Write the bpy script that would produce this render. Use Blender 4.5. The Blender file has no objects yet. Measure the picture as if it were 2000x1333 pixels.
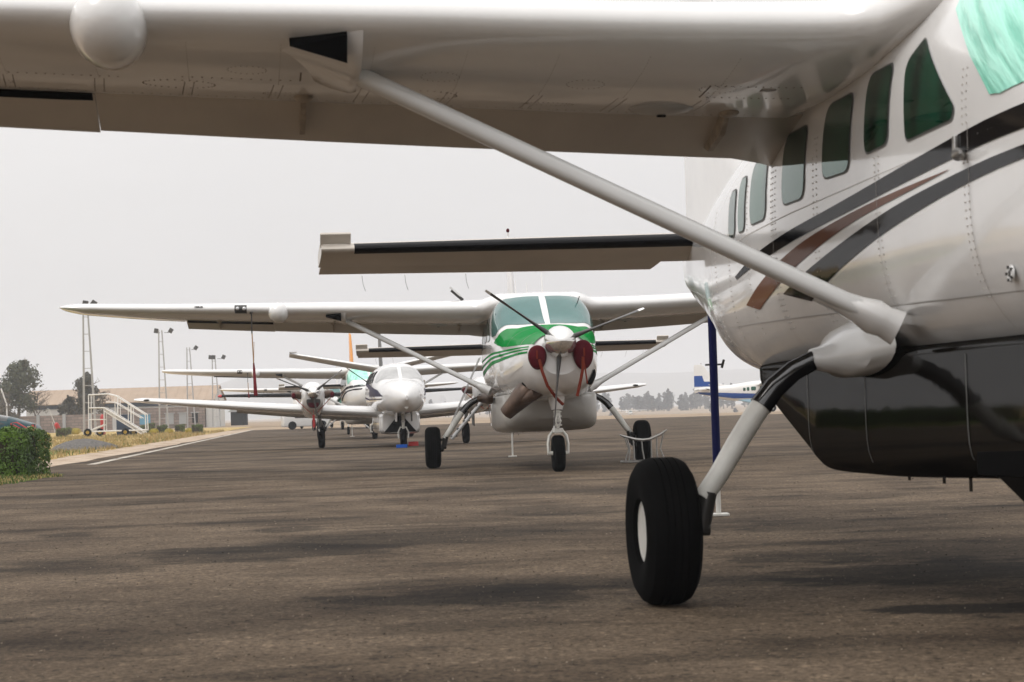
import bpy, bmesh, math, random
from mathutils import Vector, Matrix, noise
R = math.radians
random.seed(7)
sc = bpy.context.scene
COL = sc.collection

# ---------------------------------------------------------------- camera
CAMH, PITCH, ROLL = 0.955, R(1.953), R(1.829)
cam = bpy.data.cameras.new('camera'); co = bpy.data.objects.new('camera', cam); COL.objects.link(co)
fw = Vector((0, math.cos(PITCH), math.sin(PITCH))); up0 = Vector((0, -math.sin(PITCH), math.cos(PITCH))); rt0 = Vector((1, 0, 0))
rt = rt0*math.cos(ROLL) - up0*math.sin(ROLL); up = rt0*math.sin(ROLL) + up0*math.cos(ROLL)
m3 = Matrix((rt, up, -fw)).transposed()
co.matrix_world = Matrix.Translation((0, 0, CAMH)) @ m3.to_4x4()
cam.sensor_width = 36; cam.lens = 70.5; cam.clip_start = 0.05; cam.clip_end = 9000
cam.dof.use_dof = True; cam.dof.focus_distance = 30; cam.dof.aperture_fstop = 7.5
sc.camera = co
# ---------------------------------------------------------------- sky, sun, exposure
w = bpy.data.worlds.new('World'); sc.world = w; w.use_nodes = True
nt = w.node_tree; nt.nodes.clear()
SUN_EL, SUN_ROT = 58, 242
sky = nt.nodes.new('ShaderNodeTexSky'); sky.sky_type = 'NISHITA'; sky.sun_disc = False
sky.sun_elevation = R(SUN_EL); sky.sun_rotation = R(SUN_ROT); sky.air_density = 1; sky.dust_density = 6; sky.ozone_density = 1
hs = nt.nodes.new('ShaderNodeHueSaturation'); hs.inputs['Saturation'].default_value = 0.12
mx = nt.nodes.new('ShaderNodeMix'); mx.data_type = 'RGBA'; mx.inputs[0].default_value = 0.86
mx.inputs[7].default_value = (8.2, 8.02, 7.95, 1)
bg = nt.nodes.new('ShaderNodeBackground'); bg.inputs[1].default_value = 0.1
wo = nt.nodes.new('ShaderNodeOutputWorld')
nt.links.new(sky.outputs[0], hs.inputs['Color']); nt.links.new(hs.outputs[0], mx.inputs[6]); tcw = nt.nodes.new('ShaderNodeTexCoord'); sx = nt.nodes.new('ShaderNodeSeparateXYZ'); mr = nt.nodes.new('ShaderNodeMapRange'); vm = nt.nodes.new('ShaderNodeVectorMath'); vm.operation = 'SCALE'
mr.inputs['From Min'].default_value = .03; mr.inputs['From Max'].default_value = .9; mr.inputs['To Min'].default_value = 1; mr.inputs['To Max'].default_value = 2.15
nt.links.new(tcw.outputs['Generated'], sx.inputs[0]); nt.links.new(sx.outputs['Z'], mr.inputs['Value']); nt.links.new(mx.outputs[2], vm.inputs[0]); nt.links.new(mr.outputs[0], vm.inputs['Scale']); 
cn = nt.nodes.new('ShaderNodeTexNoise'); cn.inputs['Scale'].default_value = 2.2; cn.inputs['Detail'].default_value = 5; cmr = nt.nodes.new('ShaderNodeMapRange'); cmr.inputs['From Min'].default_value = .35; cmr.inputs['From Max'].default_value = .65; cmr.inputs['To Min'].default_value = .955; cmr.inputs['To Max'].default_value = 1.035
cmp_ = nt.nodes.new('ShaderNodeMapping'); cmp_.inputs['Scale'].default_value = (1, 1, 3.5); nt.links.new(tcw.outputs['Generated'], cmp_.inputs[0]); nt.links.new(cmp_.outputs[0], cn.inputs[0]); nt.links.new(cn.outputs[0], cmr.inputs['Value'])
vm2 = nt.nodes.new('ShaderNodeVectorMath'); vm2.operation = 'SCALE'; nt.links.new(vm.outputs[0], vm2.inputs[0]); nt.links.new(cmr.outputs[0], vm2.inputs['Scale']); nt.links.new(vm2.outputs[0], bg.inputs[0]); nt.links.new(bg.outputs[0], wo.inputs[0])
sl = bpy.data.lights.new('sun', 'SUN'); sl.energy = 0.95; sl.angle = R(25); sl.color = (1, .97, .92)
so = bpy.data.objects.new('sun', sl); COL.objects.link(so); so.rotation_euler = (R(90-SUN_EL), 0, R(-62))
sc.view_settings.view_transform = 'Standard'; sc.view_settings.look = 'None'; sc.view_settings.gamma = 1; sc.view_settings.exposure = 0
sc.cycles.max_bounces = 6; sc.cycles.volume_bounces = 1

# ---------------------------------------------------------------- materials
def mat(name, col, rough=.5, metal=0, coat=0, ior=1.5, noise_amt=0, nscale=4, bump=0, bscale=60, emit=None, col2=None, stretch=(1,1,1), spec=.5, tint=None):
    m = bpy.data.materials.new(name); m.use_nodes = True; n = m.node_tree.nodes; L = m.node_tree.links
    b = n['Principled BSDF']; b.inputs['Base Color'].default_value = (*col, 1); b.inputs['Roughness'].default_value = rough
    b.inputs['Metallic'].default_value = metal; b.inputs['Coat Weight'].default_value = coat; b.inputs['Coat Roughness'].default_value = .06; b.inputs['IOR'].default_value = ior
    b.inputs['Specular IOR Level'].default_value = spec
    if tint: b.inputs['Specular Tint'].default_value = (*tint, 1)
    if emit: b.inputs['Emission Color'].default_value = (*emit[0], 1); b.inputs['Emission Strength'].default_value = emit[1]
    if noise_amt or col2 or bump:
        tc = n.new('ShaderNodeTexCoord'); mp = n.new('ShaderNodeMapping'); mp.inputs['Scale'].default_value = stretch; L.new(tc.outputs['Object'], mp.inputs[0])
    if noise_amt or col2:
        t = n.new('ShaderNodeTexNoise'); t.inputs['Scale'].default_value = nscale; t.inputs['Detail'].default_value = 8; t.inputs['Roughness'].default_value = .65
        L.new(mp.outputs[0], t.inputs['Vector'])
        cr = n.new('ShaderNodeValToRGB'); cr.color_ramp.elements[0].position = .35; cr.color_ramp.elements[1].position = .68
        c2 = col2 or tuple(c*(1-noise_amt) for c in col)
        cr.color_ramp.elements[0].color = (*c2, 1); cr.color_ramp.elements[1].color = (*col, 1)
        L.new(t.outputs[0], cr.inputs[0]); L.new(cr.outputs[0], b.inputs['Base Color'])
    if bump:
        t2 = n.new('ShaderNodeTexNoise'); t2.inputs['Scale'].default_value = bscale; t2.inputs['Detail'].default_value = 4; L.new(mp.outputs[0], t2.inputs['Vector'])
        bp = n.new('ShaderNodeBump'); bp.inputs['Strength'].default_value = bump; bp.inputs['Distance'].default_value = .01
        L.new(t2.outputs[0], bp.inputs['Height']); L.new(bp.outputs[0], b.inputs['Normal'])
    return m

M = {}
M['white'] = mat('white_paint', (.74, .732, .72), .18, coat=.7, noise_amt=.09, nscale=1.3, bump=.4, bscale=2.6)
M['white2'] = mat('white_paint_plain', (.78, .77, .75), .35, coat=.4, noise_amt=.06, nscale=2)
M['under'] = mat('white_paint_shaded', (.52, .475, .415), .38, coat=.25, noise_amt=.16, nscale=2.2, stretch=(1, .35, 1))  # same white paint, with underside shade put into its darker base colour
M['grey'] = mat('grey_paint', (.42, .41, .39), .4, coat=.3, noise_amt=.12, nscale=3)
M['strut'] = mat('strut_paint', (.60, .60, .59), .28, coat=.5, noise_amt=.05)
M['black_gloss'] = mat('black_gloss', (.004, .004, .005), .16, spec=.32)
M['pod_black'] = mat('pod_black', (.004, .0035, .0035), .10, coat=0, spec=.17, bump=.08, bscale=2.2)
M['boot'] = mat('rubber_boot', (.004, .004, .005), .5, spec=.12)
M['tyre'] = mat('tyre_rubber', (.0045, .0045, .0045), .9, spec=.05, noise_amt=.25, nscale=9, bump=.1)
M['rim'] = mat('rim_paint', (.72, .71, .66), .4, noise_amt=.2)
M['dark'] = mat('dark_recess', (.003, .003, .003), .9, spec=.04)
M['brown'] = mat('brown_stripe', (.15, .062, .036), .25, spec=.22)
M['green'] = mat('green_paint', (.001, .21, .030), .22, coat=.1, spec=.3)
M['blue'] = mat('blue_paint', (.003, .055, .27), .35, spec=.15)
M['lblue'] = mat('light_blue_paint', (.36, .58, .72), .4)
M['navy'] = mat('navy_paint', (.008, .003, .035), .45, spec=.1)
M['navypole'] = mat('navy_pole', (.002, .005, .06), .5, spec=.15)
M['orange'] = mat('orange_paint', (.75, .28, .01), .4, coat=.3)
M['glass'] = mat('green_tinted_glass', (.004, .062, .032), .04, coat=0, ior=1.5, spec=.9, tint=(.35, .95, .72), col2=(.0008, .006, .004), nscale=2.2, stretch=(1, 2.2, .35))
M['glassB'] = mat('teal_tinted_windshield', (.035, .12, .112), .06, coat=0, ior=1.5, spec=.8, tint=(.6, 1, .95), noise_amt=.25, nscale=1.4)
M['glassC'] = mat('grey_windshield', (.42, .42, .41), .1, coat=.6, noise_amt=.35, nscale=1.6)
M['seal'] = mat('window_seal', (.10, .10, .095), .6)
M['metal'] = mat('bare_metal', (.42, .41, .39), .35, metal=.9, noise_amt=.3, nscale=12)
M['dmetal'] = mat('dark_metal', (.05, .048, .045), .4, metal=.5)
M['exh'] = mat('exhaust_metal', (.12, .075, .052), .42, metal=.5, noise_amt=.5, nscale=6)
M['plug'] = mat('red_plug_vinyl', (.085, .0015, .008), .65, spec=.12, noise_amt=.3, nscale=10)
M['strap'] = mat('orange_strap', (.17, .028, .014), .8, spec=.1)
M['red'] = mat('red_paint', (.42, .02, .02), .45)
M['yellow'] = mat('yellow_paint', (.6, .38, .03), .5)
M['seam'] = mat('panel_seam', (.30, .28, .26), .8)
M['frivet'] = mat('fuselage_rivet', (.46, .43, .40), .7)
M['rivet'] = mat('rivet', (.16, .13, .10), .6)
M['galv'] = mat('galvanised_steel', (.40, .40, .40), .5, metal=.3)
M['bracket'] = mat('grimy_bracket_paint', (.42, .35, .27), .5, noise_amt=.5, nscale=14)
M['spin'] = mat('spinner_metal', (.78, .77, .75), .14, metal=.85, coat=.2)
M['blade'] = mat('blade_paint', (.05, .048, .047), .35, metal=.3)
M['bladetip'] = mat('blade_tip_paint', (.75, .75, .73), .4)
M['lens'] = mat('lamp_lens', (.55, .55, .55), .08, metal=.4)
M['hull_grey'] = mat('pod_grey', (.31, .295, .27), .35, coat=.3, noise_amt=.15, nscale=2)
M['flag'] = mat('red_flag_cloth', (.17, .008, .016), .8)
M['rope'] = mat('tan_cord', (.40, .24, .12), .8)

def gloss_black(name, col, rough, fac, bump=0):
    m = bpy.data.materials.new(name); m.use_nodes = True; n = m.node_tree.nodes; L = m.node_tree.links; n.clear()
    d = n.new('ShaderNodeBsdfDiffuse'); d.inputs[0].default_value = (*col, 1); g = n.new('ShaderNodeBsdfAnisotropic'); g.inputs['Color'].default_value = (.9, .9, .9, 1); g.inputs['Roughness'].default_value = rough
    x = n.new('ShaderNodeMixShader'); x.inputs[0].default_value = fac; o = n.new('ShaderNodeOutputMaterial'); L.new(d.outputs[0], x.inputs[1]); L.new(g.outputs[0], x.inputs[2]); L.new(x.outputs[0], o.inputs[0])
    if bump:
        tc = n.new('ShaderNodeTexCoord'); t = n.new('ShaderNodeTexNoise'); t.inputs['Scale'].default_value = 3; bp = n.new('ShaderNodeBump'); bp.inputs['Strength'].default_value = bump; bp.inputs['Distance'].default_value = .01
        L.new(tc.outputs['Object'], t.inputs[0]); L.new(t.outputs[0], bp.inputs['Height']); L.new(bp.outputs[0], g.inputs['Normal'])
    return m
M['pod_black'] = gloss_black('pod_black', (.003, .0025, .002), .07, .065, .25)
M['black_gloss'] = gloss_black('black_gloss', (.004, .004, .005), .08, .10, .3)
M['green'] = gloss_black('green_paint', (.001, .20, .036), .10, .10, .2)
M['brown'] = gloss_black('brown_stripe', (.15, .068, .042), .1, .08, .3)
def wrinkled():
    m = mat('sunshade_behind_windshield', (.28, .74, .58), .16, coat=.8)
    n = m.node_tree.nodes; L = m.node_tree.links; b = n['Principled BSDF']
    tc = n.new('ShaderNodeTexCoord'); m0 = n.new('ShaderNodeMapping'); m0.inputs['Rotation'].default_value = (R(50), 0, 0); mp = n.new('ShaderNodeMapping'); mp.inputs['Scale'].default_value = (1, 4.2, .55)
    t = n.new('ShaderNodeTexNoise'); t.inputs['Scale'].default_value = 5; t.inputs['Detail'].default_value = 5; t.inputs['Distortion'].default_value = .15
    cr = n.new('ShaderNodeValToRGB'); cr.color_ramp.elements[0].position = .36; cr.color_ramp.elements[1].position = .55
    cr.color_ramp.elements[0].color = (.12, .52, .37, 1); cr.color_ramp.elements[1].color = (.34, .80, .64, 1)
    bp = n.new('ShaderNodeBump'); bp.inputs['Strength'].default_value = .5; bp.inputs['Distance'].default_value = .03
    L.new(tc.outputs['Object'], m0.inputs[0]); L.new(m0.outputs[0], mp.inputs[0]); L.new(mp.outputs[0], t.inputs['Vector']); L.new(t.outputs[0], cr.inputs[0]); L.new(cr.outputs[0], b.inputs['Base Color'])
    L.new(t.outputs[0], bp.inputs['Height']); L.new(bp.outputs[0], b.inputs['Normal'])
    return m
M['shade'] = wrinkled()

def multi(name, stops, scale=1, stains=(), stretch=(1,1,1), rough=.9, bump=.4, bscale=120, fine=.35, fscale=90, streak=None, bdist=.01):
    """ground material: broad noise through a ramp, fine grain, optional oil stains and painted shade"""
    m = bpy.data.materials.new(name); m.use_nodes = True; n = m.node_tree.nodes; L = m.node_tree.links; b = n['Principled BSDF']
    b.inputs['Roughness'].default_value = rough; b.inputs['Specular IOR Level'].default_value = .12
    tc = n.new('ShaderNodeTexCoord'); mp = n.new('ShaderNodeMapping'); mp.inputs['Scale'].default_value = stretch; L.new(tc.outputs['Object'], mp.inputs[0])
    t = n.new('ShaderNodeTexNoise'); t.inputs['Scale'].default_value = scale; t.inputs['Detail'].default_value = 9; t.inputs['Roughness'].default_value = .6; L.new(mp.outputs[0], t.inputs[0])
    cr = n.new('ShaderNodeValToRGB'); L.new(t.outputs[0], cr.inputs[0]); e = cr.color_ramp.elements
    while len(e) < len(stops): e.new(.5)
    for i, (p, c) in enumerate(stops): e[i].position = p; e[i].color = (*c, 1)
    f = n.new('ShaderNodeTexNoise'); f.inputs['Scale'].default_value = fscale; f.inputs['Detail'].default_value = 8; f.inputs['Roughness'].default_value = .8; L.new(tc.outputs['Object'], f.inputs[0])
    fr = n.new('ShaderNodeMapRange'); fr.inputs['From Min'].default_value = .38; fr.inputs['From Max'].default_value = .62; fr.inputs['To Min'].default_value = 1-fine; fr.inputs['To Max'].default_value = 1+fine; L.new(f.outputs[0], fr.inputs[0])
    mu = n.new('ShaderNodeVectorMath'); mu.operation = 'SCALE'; L.new(cr.outputs[0], mu.inputs[0]); L.new(fr.outputs[0], mu.inputs['Scale'])
    last = mu.outputs[0]
    if stains:   # small stones and pits showing in the worn surface
        for sc_, lo_, hi_, dk_ in ((13, .58, .66, .5), (10, .42, .33, 1.5), (4.5, .56, .72, .68)):
            pn = n.new('ShaderNodeTexNoise'); pn.inputs['Scale'].default_value = sc_; pn.inputs['Detail'].default_value = 4; L.new(tc.outputs['Object'], pn.inputs[0])
            pr = n.new('ShaderNodeMapRange'); pr.inputs['From Min'].default_value = lo_; pr.inputs['From Max'].default_value = hi_; pr.inputs['To Min'].default_value = 1; pr.inputs['To Max'].default_value = dk_; L.new(pn.outputs[0], pr.inputs['Value'])
            pm = n.new('ShaderNodeVectorMath'); pm.operation = 'SCALE'; L.new(last, pm.inputs[0]); L.new(pr.outputs[0], pm.inputs['Scale']); last = pm.outputs[0]
    for (ss, st, lo, hi, dark) in (streak or []):
        mp2 = n.new('ShaderNodeMapping'); mp2.inputs['Scale'].default_value = st; mp2.inputs['Location'].default_value = (ss*3.1, ss*1.7, 0); L.new(tc.outputs['Object'], mp2.inputs[0])
        s = n.new('ShaderNodeTexNoise'); s.inputs['Scale'].default_value = ss; s.inputs['Detail'].default_value = 6; s.inputs['Distortion'].default_value = .4; L.new(mp2.outputs[0], s.inputs[0])
        sr = n.new('ShaderNodeMapRange'); sr.inputs['From Min'].default_value = lo; sr.inputs['From Max'].default_value = hi; sr.inputs['To Min'].default_value = 1; sr.inputs['To Max'].default_value = dark; L.new(s.outputs[0], sr.inputs[0])
        m2 = n.new('ShaderNodeVectorMath'); m2.operation = 'SCALE'; L.new(last, m2.inputs[0]); L.new(sr.outputs[0], m2.inputs['Scale']); last = m2.outputs[0]
    for k_, (cx, cy, rx, ry, st) in enumerate(stains):   # ragged old oil stains, plus shade painted under the near airplane
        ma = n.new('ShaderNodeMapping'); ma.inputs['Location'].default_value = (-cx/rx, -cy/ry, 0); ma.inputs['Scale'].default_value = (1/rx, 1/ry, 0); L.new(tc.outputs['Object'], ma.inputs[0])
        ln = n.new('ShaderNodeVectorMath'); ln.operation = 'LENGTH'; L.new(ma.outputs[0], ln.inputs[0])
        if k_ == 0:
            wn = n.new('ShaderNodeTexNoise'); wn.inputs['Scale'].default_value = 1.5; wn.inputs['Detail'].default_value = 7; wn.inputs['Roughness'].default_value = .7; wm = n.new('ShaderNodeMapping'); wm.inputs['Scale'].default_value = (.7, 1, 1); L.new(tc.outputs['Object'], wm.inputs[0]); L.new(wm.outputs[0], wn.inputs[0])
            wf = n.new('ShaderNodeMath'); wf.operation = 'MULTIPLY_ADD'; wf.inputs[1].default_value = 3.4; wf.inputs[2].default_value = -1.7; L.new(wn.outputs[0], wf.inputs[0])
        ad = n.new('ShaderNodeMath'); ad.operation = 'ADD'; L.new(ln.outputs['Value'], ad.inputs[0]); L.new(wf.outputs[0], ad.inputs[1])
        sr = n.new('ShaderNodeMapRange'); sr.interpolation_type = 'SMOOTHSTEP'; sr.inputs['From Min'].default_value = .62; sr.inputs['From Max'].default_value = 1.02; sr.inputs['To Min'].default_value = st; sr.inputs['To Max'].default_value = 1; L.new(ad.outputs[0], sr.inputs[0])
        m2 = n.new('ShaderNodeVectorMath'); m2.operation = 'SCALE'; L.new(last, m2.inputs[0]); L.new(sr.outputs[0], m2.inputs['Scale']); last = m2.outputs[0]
    L.new(last, b.inputs['Base Color'])
    bt = n.new('ShaderNodeTexNoise'); bt.inputs['Scale'].default_value = bscale; bt.inputs['Detail'].default_value = 3; L.new(tc.outputs['Object'], bt.inputs[0])
    bp = n.new('ShaderNodeBump'); bp.inputs['Strength'].default_value = bump; bp.inputs['Distance'].default_value = bdist; L.new(bt.outputs[0], bp.inputs['Height']); L.new(bp.outputs[0], b.inputs['Normal'])
    return m
STAINS_SHADE = [(2.06, 9.0, 0.55, 0.35, 0.16), (2.35, 11.0, 1.0, .9, 0.30), (2.9, 9.6, 0.9, .5, 0.35), (2.6, 12.6, 1.6, 1.2, 0.6), (-0.17, 10.39, 1.0, .6, 0.38), (-1.65, 14.22, 1.1, 1.1, 0.45), (-1.93, 17.03, 0.3, 0.77, 0.50), (-3.87, 17.23, 0.3, 0.47, 0.50), (-2.97, 13.28, 0.7, .7, 0.60), (0.26, 18.9, 0.8, 1.18, 0.62), (1.81, 12.17, 0.6, 0.39, 0.55), (-0.09, 25.32, 1.1, 1.5, 0.70), (2.29, 15.46, 1.3, 0.8, 0.65), (-4.87, 23.94, 1.8, 1.0, 0.70), (3.25, 19.99, 1.3, 0.8, 0.70)]  # oil stains; those below the near airplane also deepen its ground shade in colour
M['asphalt'] = multi('asphalt', [(.3, (.052, .036, .024)), (.5, (.101, .074, .050)), (.7, (.140, .104, .072))], scale=.8, stains=STAINS_SHADE, stretch=(.8, 1, 1), fine=.75, fscale=34, bscale=48, bump=.35,
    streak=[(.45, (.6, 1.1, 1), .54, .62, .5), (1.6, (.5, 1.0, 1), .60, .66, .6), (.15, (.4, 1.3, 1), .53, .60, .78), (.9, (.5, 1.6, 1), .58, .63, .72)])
M['drygrass'] = multi('dry_grass', [(.35, (.20, .16, .05)), (.5, (.42, .30, .12)), (.65, (.52, .38, .19))], scale=.5, fine=.4, fscale=20)
M['greengrass'] = multi('green_grass', [(.35, (.06, .09, .015)), (.6, (.12, .16, .03)), (.75, (.26, .22, .08))], scale=2, fine=.4, fscale=25)
M['dirt'] = multi('pale_dirt', [(.35, (.26, .19, .13)), (.5, (.42, .33, .25)), (.65, (.52, .43, .34))], scale=1.2, fine=.3, fscale=25)
M['field'] = multi('far_field', [(.35, (.20, .15, .095)), (.5, (.30, .225, .155)), (.65, (.36, .28, .20))], scale=.02, stretch=(.4, 2, 1), fine=.25, fscale=.5, bump=.1)
M['gravel'] = multi('gravel', [(.3, (.07, .065, .06)), (.6, (.16, .15, .14))], scale=9, fine=.4, fscale=30)
M['concrete'] = mat('concrete', (.45, .43, .38), .9, noise_amt=.25, nscale=1)
M['linepaint'] = mat('worn_line_paint', (.62, .58, .50), .85, col2=(.26, .22, .18), nscale=2.2)
M['hill'] = mat('hill_scrub', (.10, .10, .07), .95, noise_amt=.4, nscale=.01)

# ---------------------------------------------------------------- mesh helpers
def ob(name, bm, mats, parent=None, smooth=True, loc=None, rot=None, label=None, cat=None, group=None, kind=None, sharp=None):
    bmesh.ops.recalc_face_normals(bm, faces=bm.faces[:])
    me = bpy.data.meshes.new(name); bm.to_mesh(me); bm.free()
    for m_ in (mats if isinstance(mats, (list, tuple)) else [mats]): me.materials.append(M[m_] if isinstance(m_, str) else m_)
    if smooth:
        me.polygons.foreach_set('use_smooth', [True]*len(me.polygons))
        me.set_sharp_from_angle(angle=R(sharp or 38))
    o = bpy.data.objects.new(name, me); COL.objects.link(o)
    if parent: o.parent = parent
    if loc: o.location = loc
    if rot: o.rotation_euler = rot
    tag(o, label, cat, group, kind)
    return o
def tag(o, label=None, cat=None, group=None, kind=None):
    for k, v in (('label', label), ('category', cat), ('group', group), ('kind', kind)):
        if v: o[k] = v
def empty(name, loc, rz, label, cat, group=None):
    o = bpy.data.objects.new(name, None); COL.objects.link(o); o.location = loc; o.rotation_euler = (0, 0, rz); o.empty_display_size = .1
    tag(o, label, cat, group); return o
def copy_tree(o, parent=None):
    c = o.copy(); COL.objects.link(c)
    if parent: c.parent = parent
    for ch in [x for x in bpy.data.objects if x.parent == o and x is not c]: copy_tree(ch, c)
    return c
def rings(bm, loops, mi=0, cap=True, closed=True):
    """skin a list of equal-length point loops"""
    V = [[bm.verts.new(p) for p in l] for l in loops]; n = len(V[0])
    for a, b in zip(V, V[1:]):
        for i in range(n if closed else n-1):
            j = (i+1) % n
            try: f = bm.faces.new((a[i], a[j], b[j], b[i])); f.material_index = mi
            except ValueError: pass
    if cap and closed:
        for l in (V[0], V[-1]):
            try: f = bm.faces.new(l); f.material_index = mi
            except ValueError: pass
    return V
def box(bm, c, s, mi=0, rot=None, bevel=0):
    mtx = Matrix.Translation(c) @ (rot.to_4x4() if rot else Matrix.Identity(4)) @ Matrix.Diagonal((*s, 1))
    r = bmesh.ops.create_cube(bm, size=1, matrix=mtx)
    fs = {f for v in r['verts'] for f in v.link_faces}
    if bevel:
        rb = bmesh.ops.bevel(bm, geom=list({e for v in r['verts'] for e in v.link_edges}), offset=bevel, segments=2, affect='EDGES', profile=.6)
        fs = set(rb['faces']) | {f for f in fs if f.is_valid}
    for f in fs: f.material_index = mi
def tube(bm, pts, rad, n=10, mi=0, cap=True, flat=None):
    """tube along pts; rad number or list; flat=(dir, factor) widens the section along dir"""
    pts = [Vector(p) for p in pts]; loops = []
    if not isinstance(rad, (list, tuple)): rad = [rad]*len(pts)
    up_ = None
    for i, p in enumerate(pts):
        t = (pts[min(i+1, len(pts)-1)] - pts[max(i-1, 0)]).normalized()
        if flat: a = Vector(flat[0]); a = (a - t*a.dot(t)).normalized()
        else:
            if up_ is None: up_ = Vector((0, 0, 1)) if abs(t.z) < .9 else Vector((0, 1, 0))
            a = (up_ - t*up_.dot(t)).normalized(); up_ = a
        b = t.cross(a)
        k = flat[1] if flat else 1
        loops.append([p + (a*math.cos(q)*k + b*math.sin(q))*rad[i] for q in [2*math.pi*j/n for j in range(n)]])
    rings(bm, loops, mi, cap)
def lathe(bm, prof, axis='X', c=(0, 0, 0), n=32, mi=0, mis=None):
    """prof = [(along, radius)]"""
    c = Vector(c); V = []
    for (x, r) in prof:
        l = []
        for j in range(n):
            q = 2*math.pi*j/n; u, v = r*math.cos(q), r*math.sin(q)
            l.append(bm.verts.new(c + Vector({'X': (x, u, v), 'Y': (u, x, v), 'Z': (u, v, x)}[axis])))
        V.append(l)
    for k, (a, b) in enumerate(zip(V, V[1:])):
        for i in range(n):
            j = (i+1) % n; f = bm.faces.new((a[i], a[j], b[j], b[i])); f.material_index = mis[k] if mis else mi
    for l, k in ((V[0], 0), (V[-1], -1)):
        if prof[k][1] > 1e-4: f = bm.faces.new(l); f.material_index = mis[k] if mis else mi
    bmesh.ops.remove_doubles(bm, verts=V[0]+V[-1], dist=1e-5)
def sph(bm, c, r, s=(1, 1, 1), mi=0, seg=20):
    rr = bmesh.ops.create_uvsphere(bm, u_segments=seg, v_segments=seg//2, radius=r, matrix=Matrix.Translation(c) @ Matrix.Diagonal((*s, 1)))
    for f in {f for v in rr['verts'] for f in v.link_faces}: f.material_index = mi
def prism(bm, poly, axis, a, b, mi=0):
    """extrude a 2D polygon; axis X: poly=(y,z); Y: (x,z); Z: (x,y)"""
    def P(p, t): return {'X': (t, p[0], p[1]), 'Y': (p[0], t, p[1]), 'Z': (p[0], p[1], t)}[axis]
    rings(bm, [[P(p, a) for p in poly], [P(p, b) for p in poly]], mi)
def rpoly(pts, r, n=4):
    out = []; N = len(pts)
    for i in range(N):
        p0, p, p1 = Vector(pts[i-1]), Vector(pts[i]), Vector(pts[(i+1) % N])
        d0 = (p0-p); d1 = (p1-p); rr = min(r[i] if isinstance(r, (list, tuple)) else r, d0.length*.45, d1.length*.45)
        a = p + d0.normalized()*rr; b = p + d1.normalized()*rr
        for k in range(n+1):
            t = k/n; out.append(tuple(a*(1-t)**2 + p*2*t*(1-t) + b*t*t))
    return out
def patch(bm, poly, du, dv, mapf, mi=0):
    """flat 2D polygon, gridded, then mapped on to a curved surface"""
    tb = bmesh.new(); tb.faces.new([tb.verts.new((p[0], p[1], 0)) for p in poly])
    us = [p[0] for p in poly]; vs = [p[1] for p in poly]
    for lo, hi, d, ax in ((min(us), max(us), du, 0), (min(vs), max(vs), dv, 1)):
        k = max(1, math.ceil((hi-lo)/d))
        for i in range(1, k):
            c = lo + (hi-lo)*i/k; no = (1, 0, 0) if ax == 0 else (0, 1, 0); cc = (c, 0, 0) if ax == 0 else (0, c, 0)
            bmesh.ops.bisect_plane(tb, geom=tb.verts[:]+tb.edges[:]+tb.faces[:], plane_co=cc, plane_no=no)
    mp = {v: bm.verts.new(mapf(v.co.x, v.co.y)) for v in tb.verts}
    for f in tb.faces:
        try: g = bm.faces.new([mp[v] for v in f.verts]); g.material_index = mi
        except ValueError: pass
    tb.free()
def interp(tab, a, c):
    """smooth (Catmull-Rom like, monotone enough) interpolation of column c over sorted station table"""
    if a <= tab[0][0]: return tab[0][c]
    if a >= tab[-1][0]: return tab[-1][c]
    for i in range(len(tab)-1):
        if tab[i][0] <= a <= tab[i+1][0]:
            x0, x1 = tab[i][0], tab[i+1][0]; h = x1-x0; t = (a-x0)/h
            def sl(k):
                if k <= 0 or k >= len(tab)-1: return None
                s0 = (tab[k][c]-tab[k-1][c])/(tab[k][0]-tab[k-1][0]); s1 = (tab[k+1][c]-tab[k][c])/(tab[k+1][0]-tab[k][0])
                return 0 if s0*s1 <= 0 else 2*s0*s1/(s0+s1)
            d = (tab[i+1][c]-tab[i][c])/h; m0, m1 = sl(i), sl(i+1); m0 = d if m0 is None else m0; m1 = d if m1 is None else m1
            return (2*t**3-3*t**2+1)*tab[i][c] + (t**3-2*t**2+t)*h*m0 + (-2*t**3+3*t**2)*tab[i+1][c] + (t**3-t**2)*h*m1
class Loft:   # stations: (aft, halfwidth, zbottom, ztop, zwidest, exp_top, exp_bottom)
    def __init__(s, tab): s.t = tab
    def q(s, a): return [interp(s.t, a, c) for c in range(1, 7)]
    def pt(s, a, th, off=0):
        w_, zb, zt, zc, et, eb = s.q(a); cs, sn = math.cos(th), math.sin(th); e = et if sn >= 0 else eb; h = (zt-zc) if sn >= 0 else (zc-zb)
        x = (w_+off)*math.copysign(abs(cs)**(2/e), cs); z = zc + (h+off)*math.copysign(abs(sn)**(2/e), sn)
        return Vector((x, a, z))
    def hw(s, a, z):
        w_, zb, zt, zc, et, eb = s.q(a); e = et if z > zc else eb; h = (zt-zc) if z > zc else (zc-zb)
        k = min(1, abs(z-zc)/h); return w_*(1-k**e)**(1/e)
    def th(s, a, z):
        w_, zb, zt, zc, et, eb = s.q(a); k = (z-zc)/(zt-zc) if z > zc else (z-zc)/(zc-zb); e = et if z > zc else eb
        return math.copysign(math.asin(min(1, abs(k)**(e/2))), k)
    def mesh(s, bm, a0, a1, n, m_, mi=0):
        loops = []
        for i in range(n+1):
            a = a0+(a1-a0)*i/n; loops.append([s.pt(a, 2*math.pi*(j+.5)/m_) for j in range(m_)])
        rings(bm, loops, mi)

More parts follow.
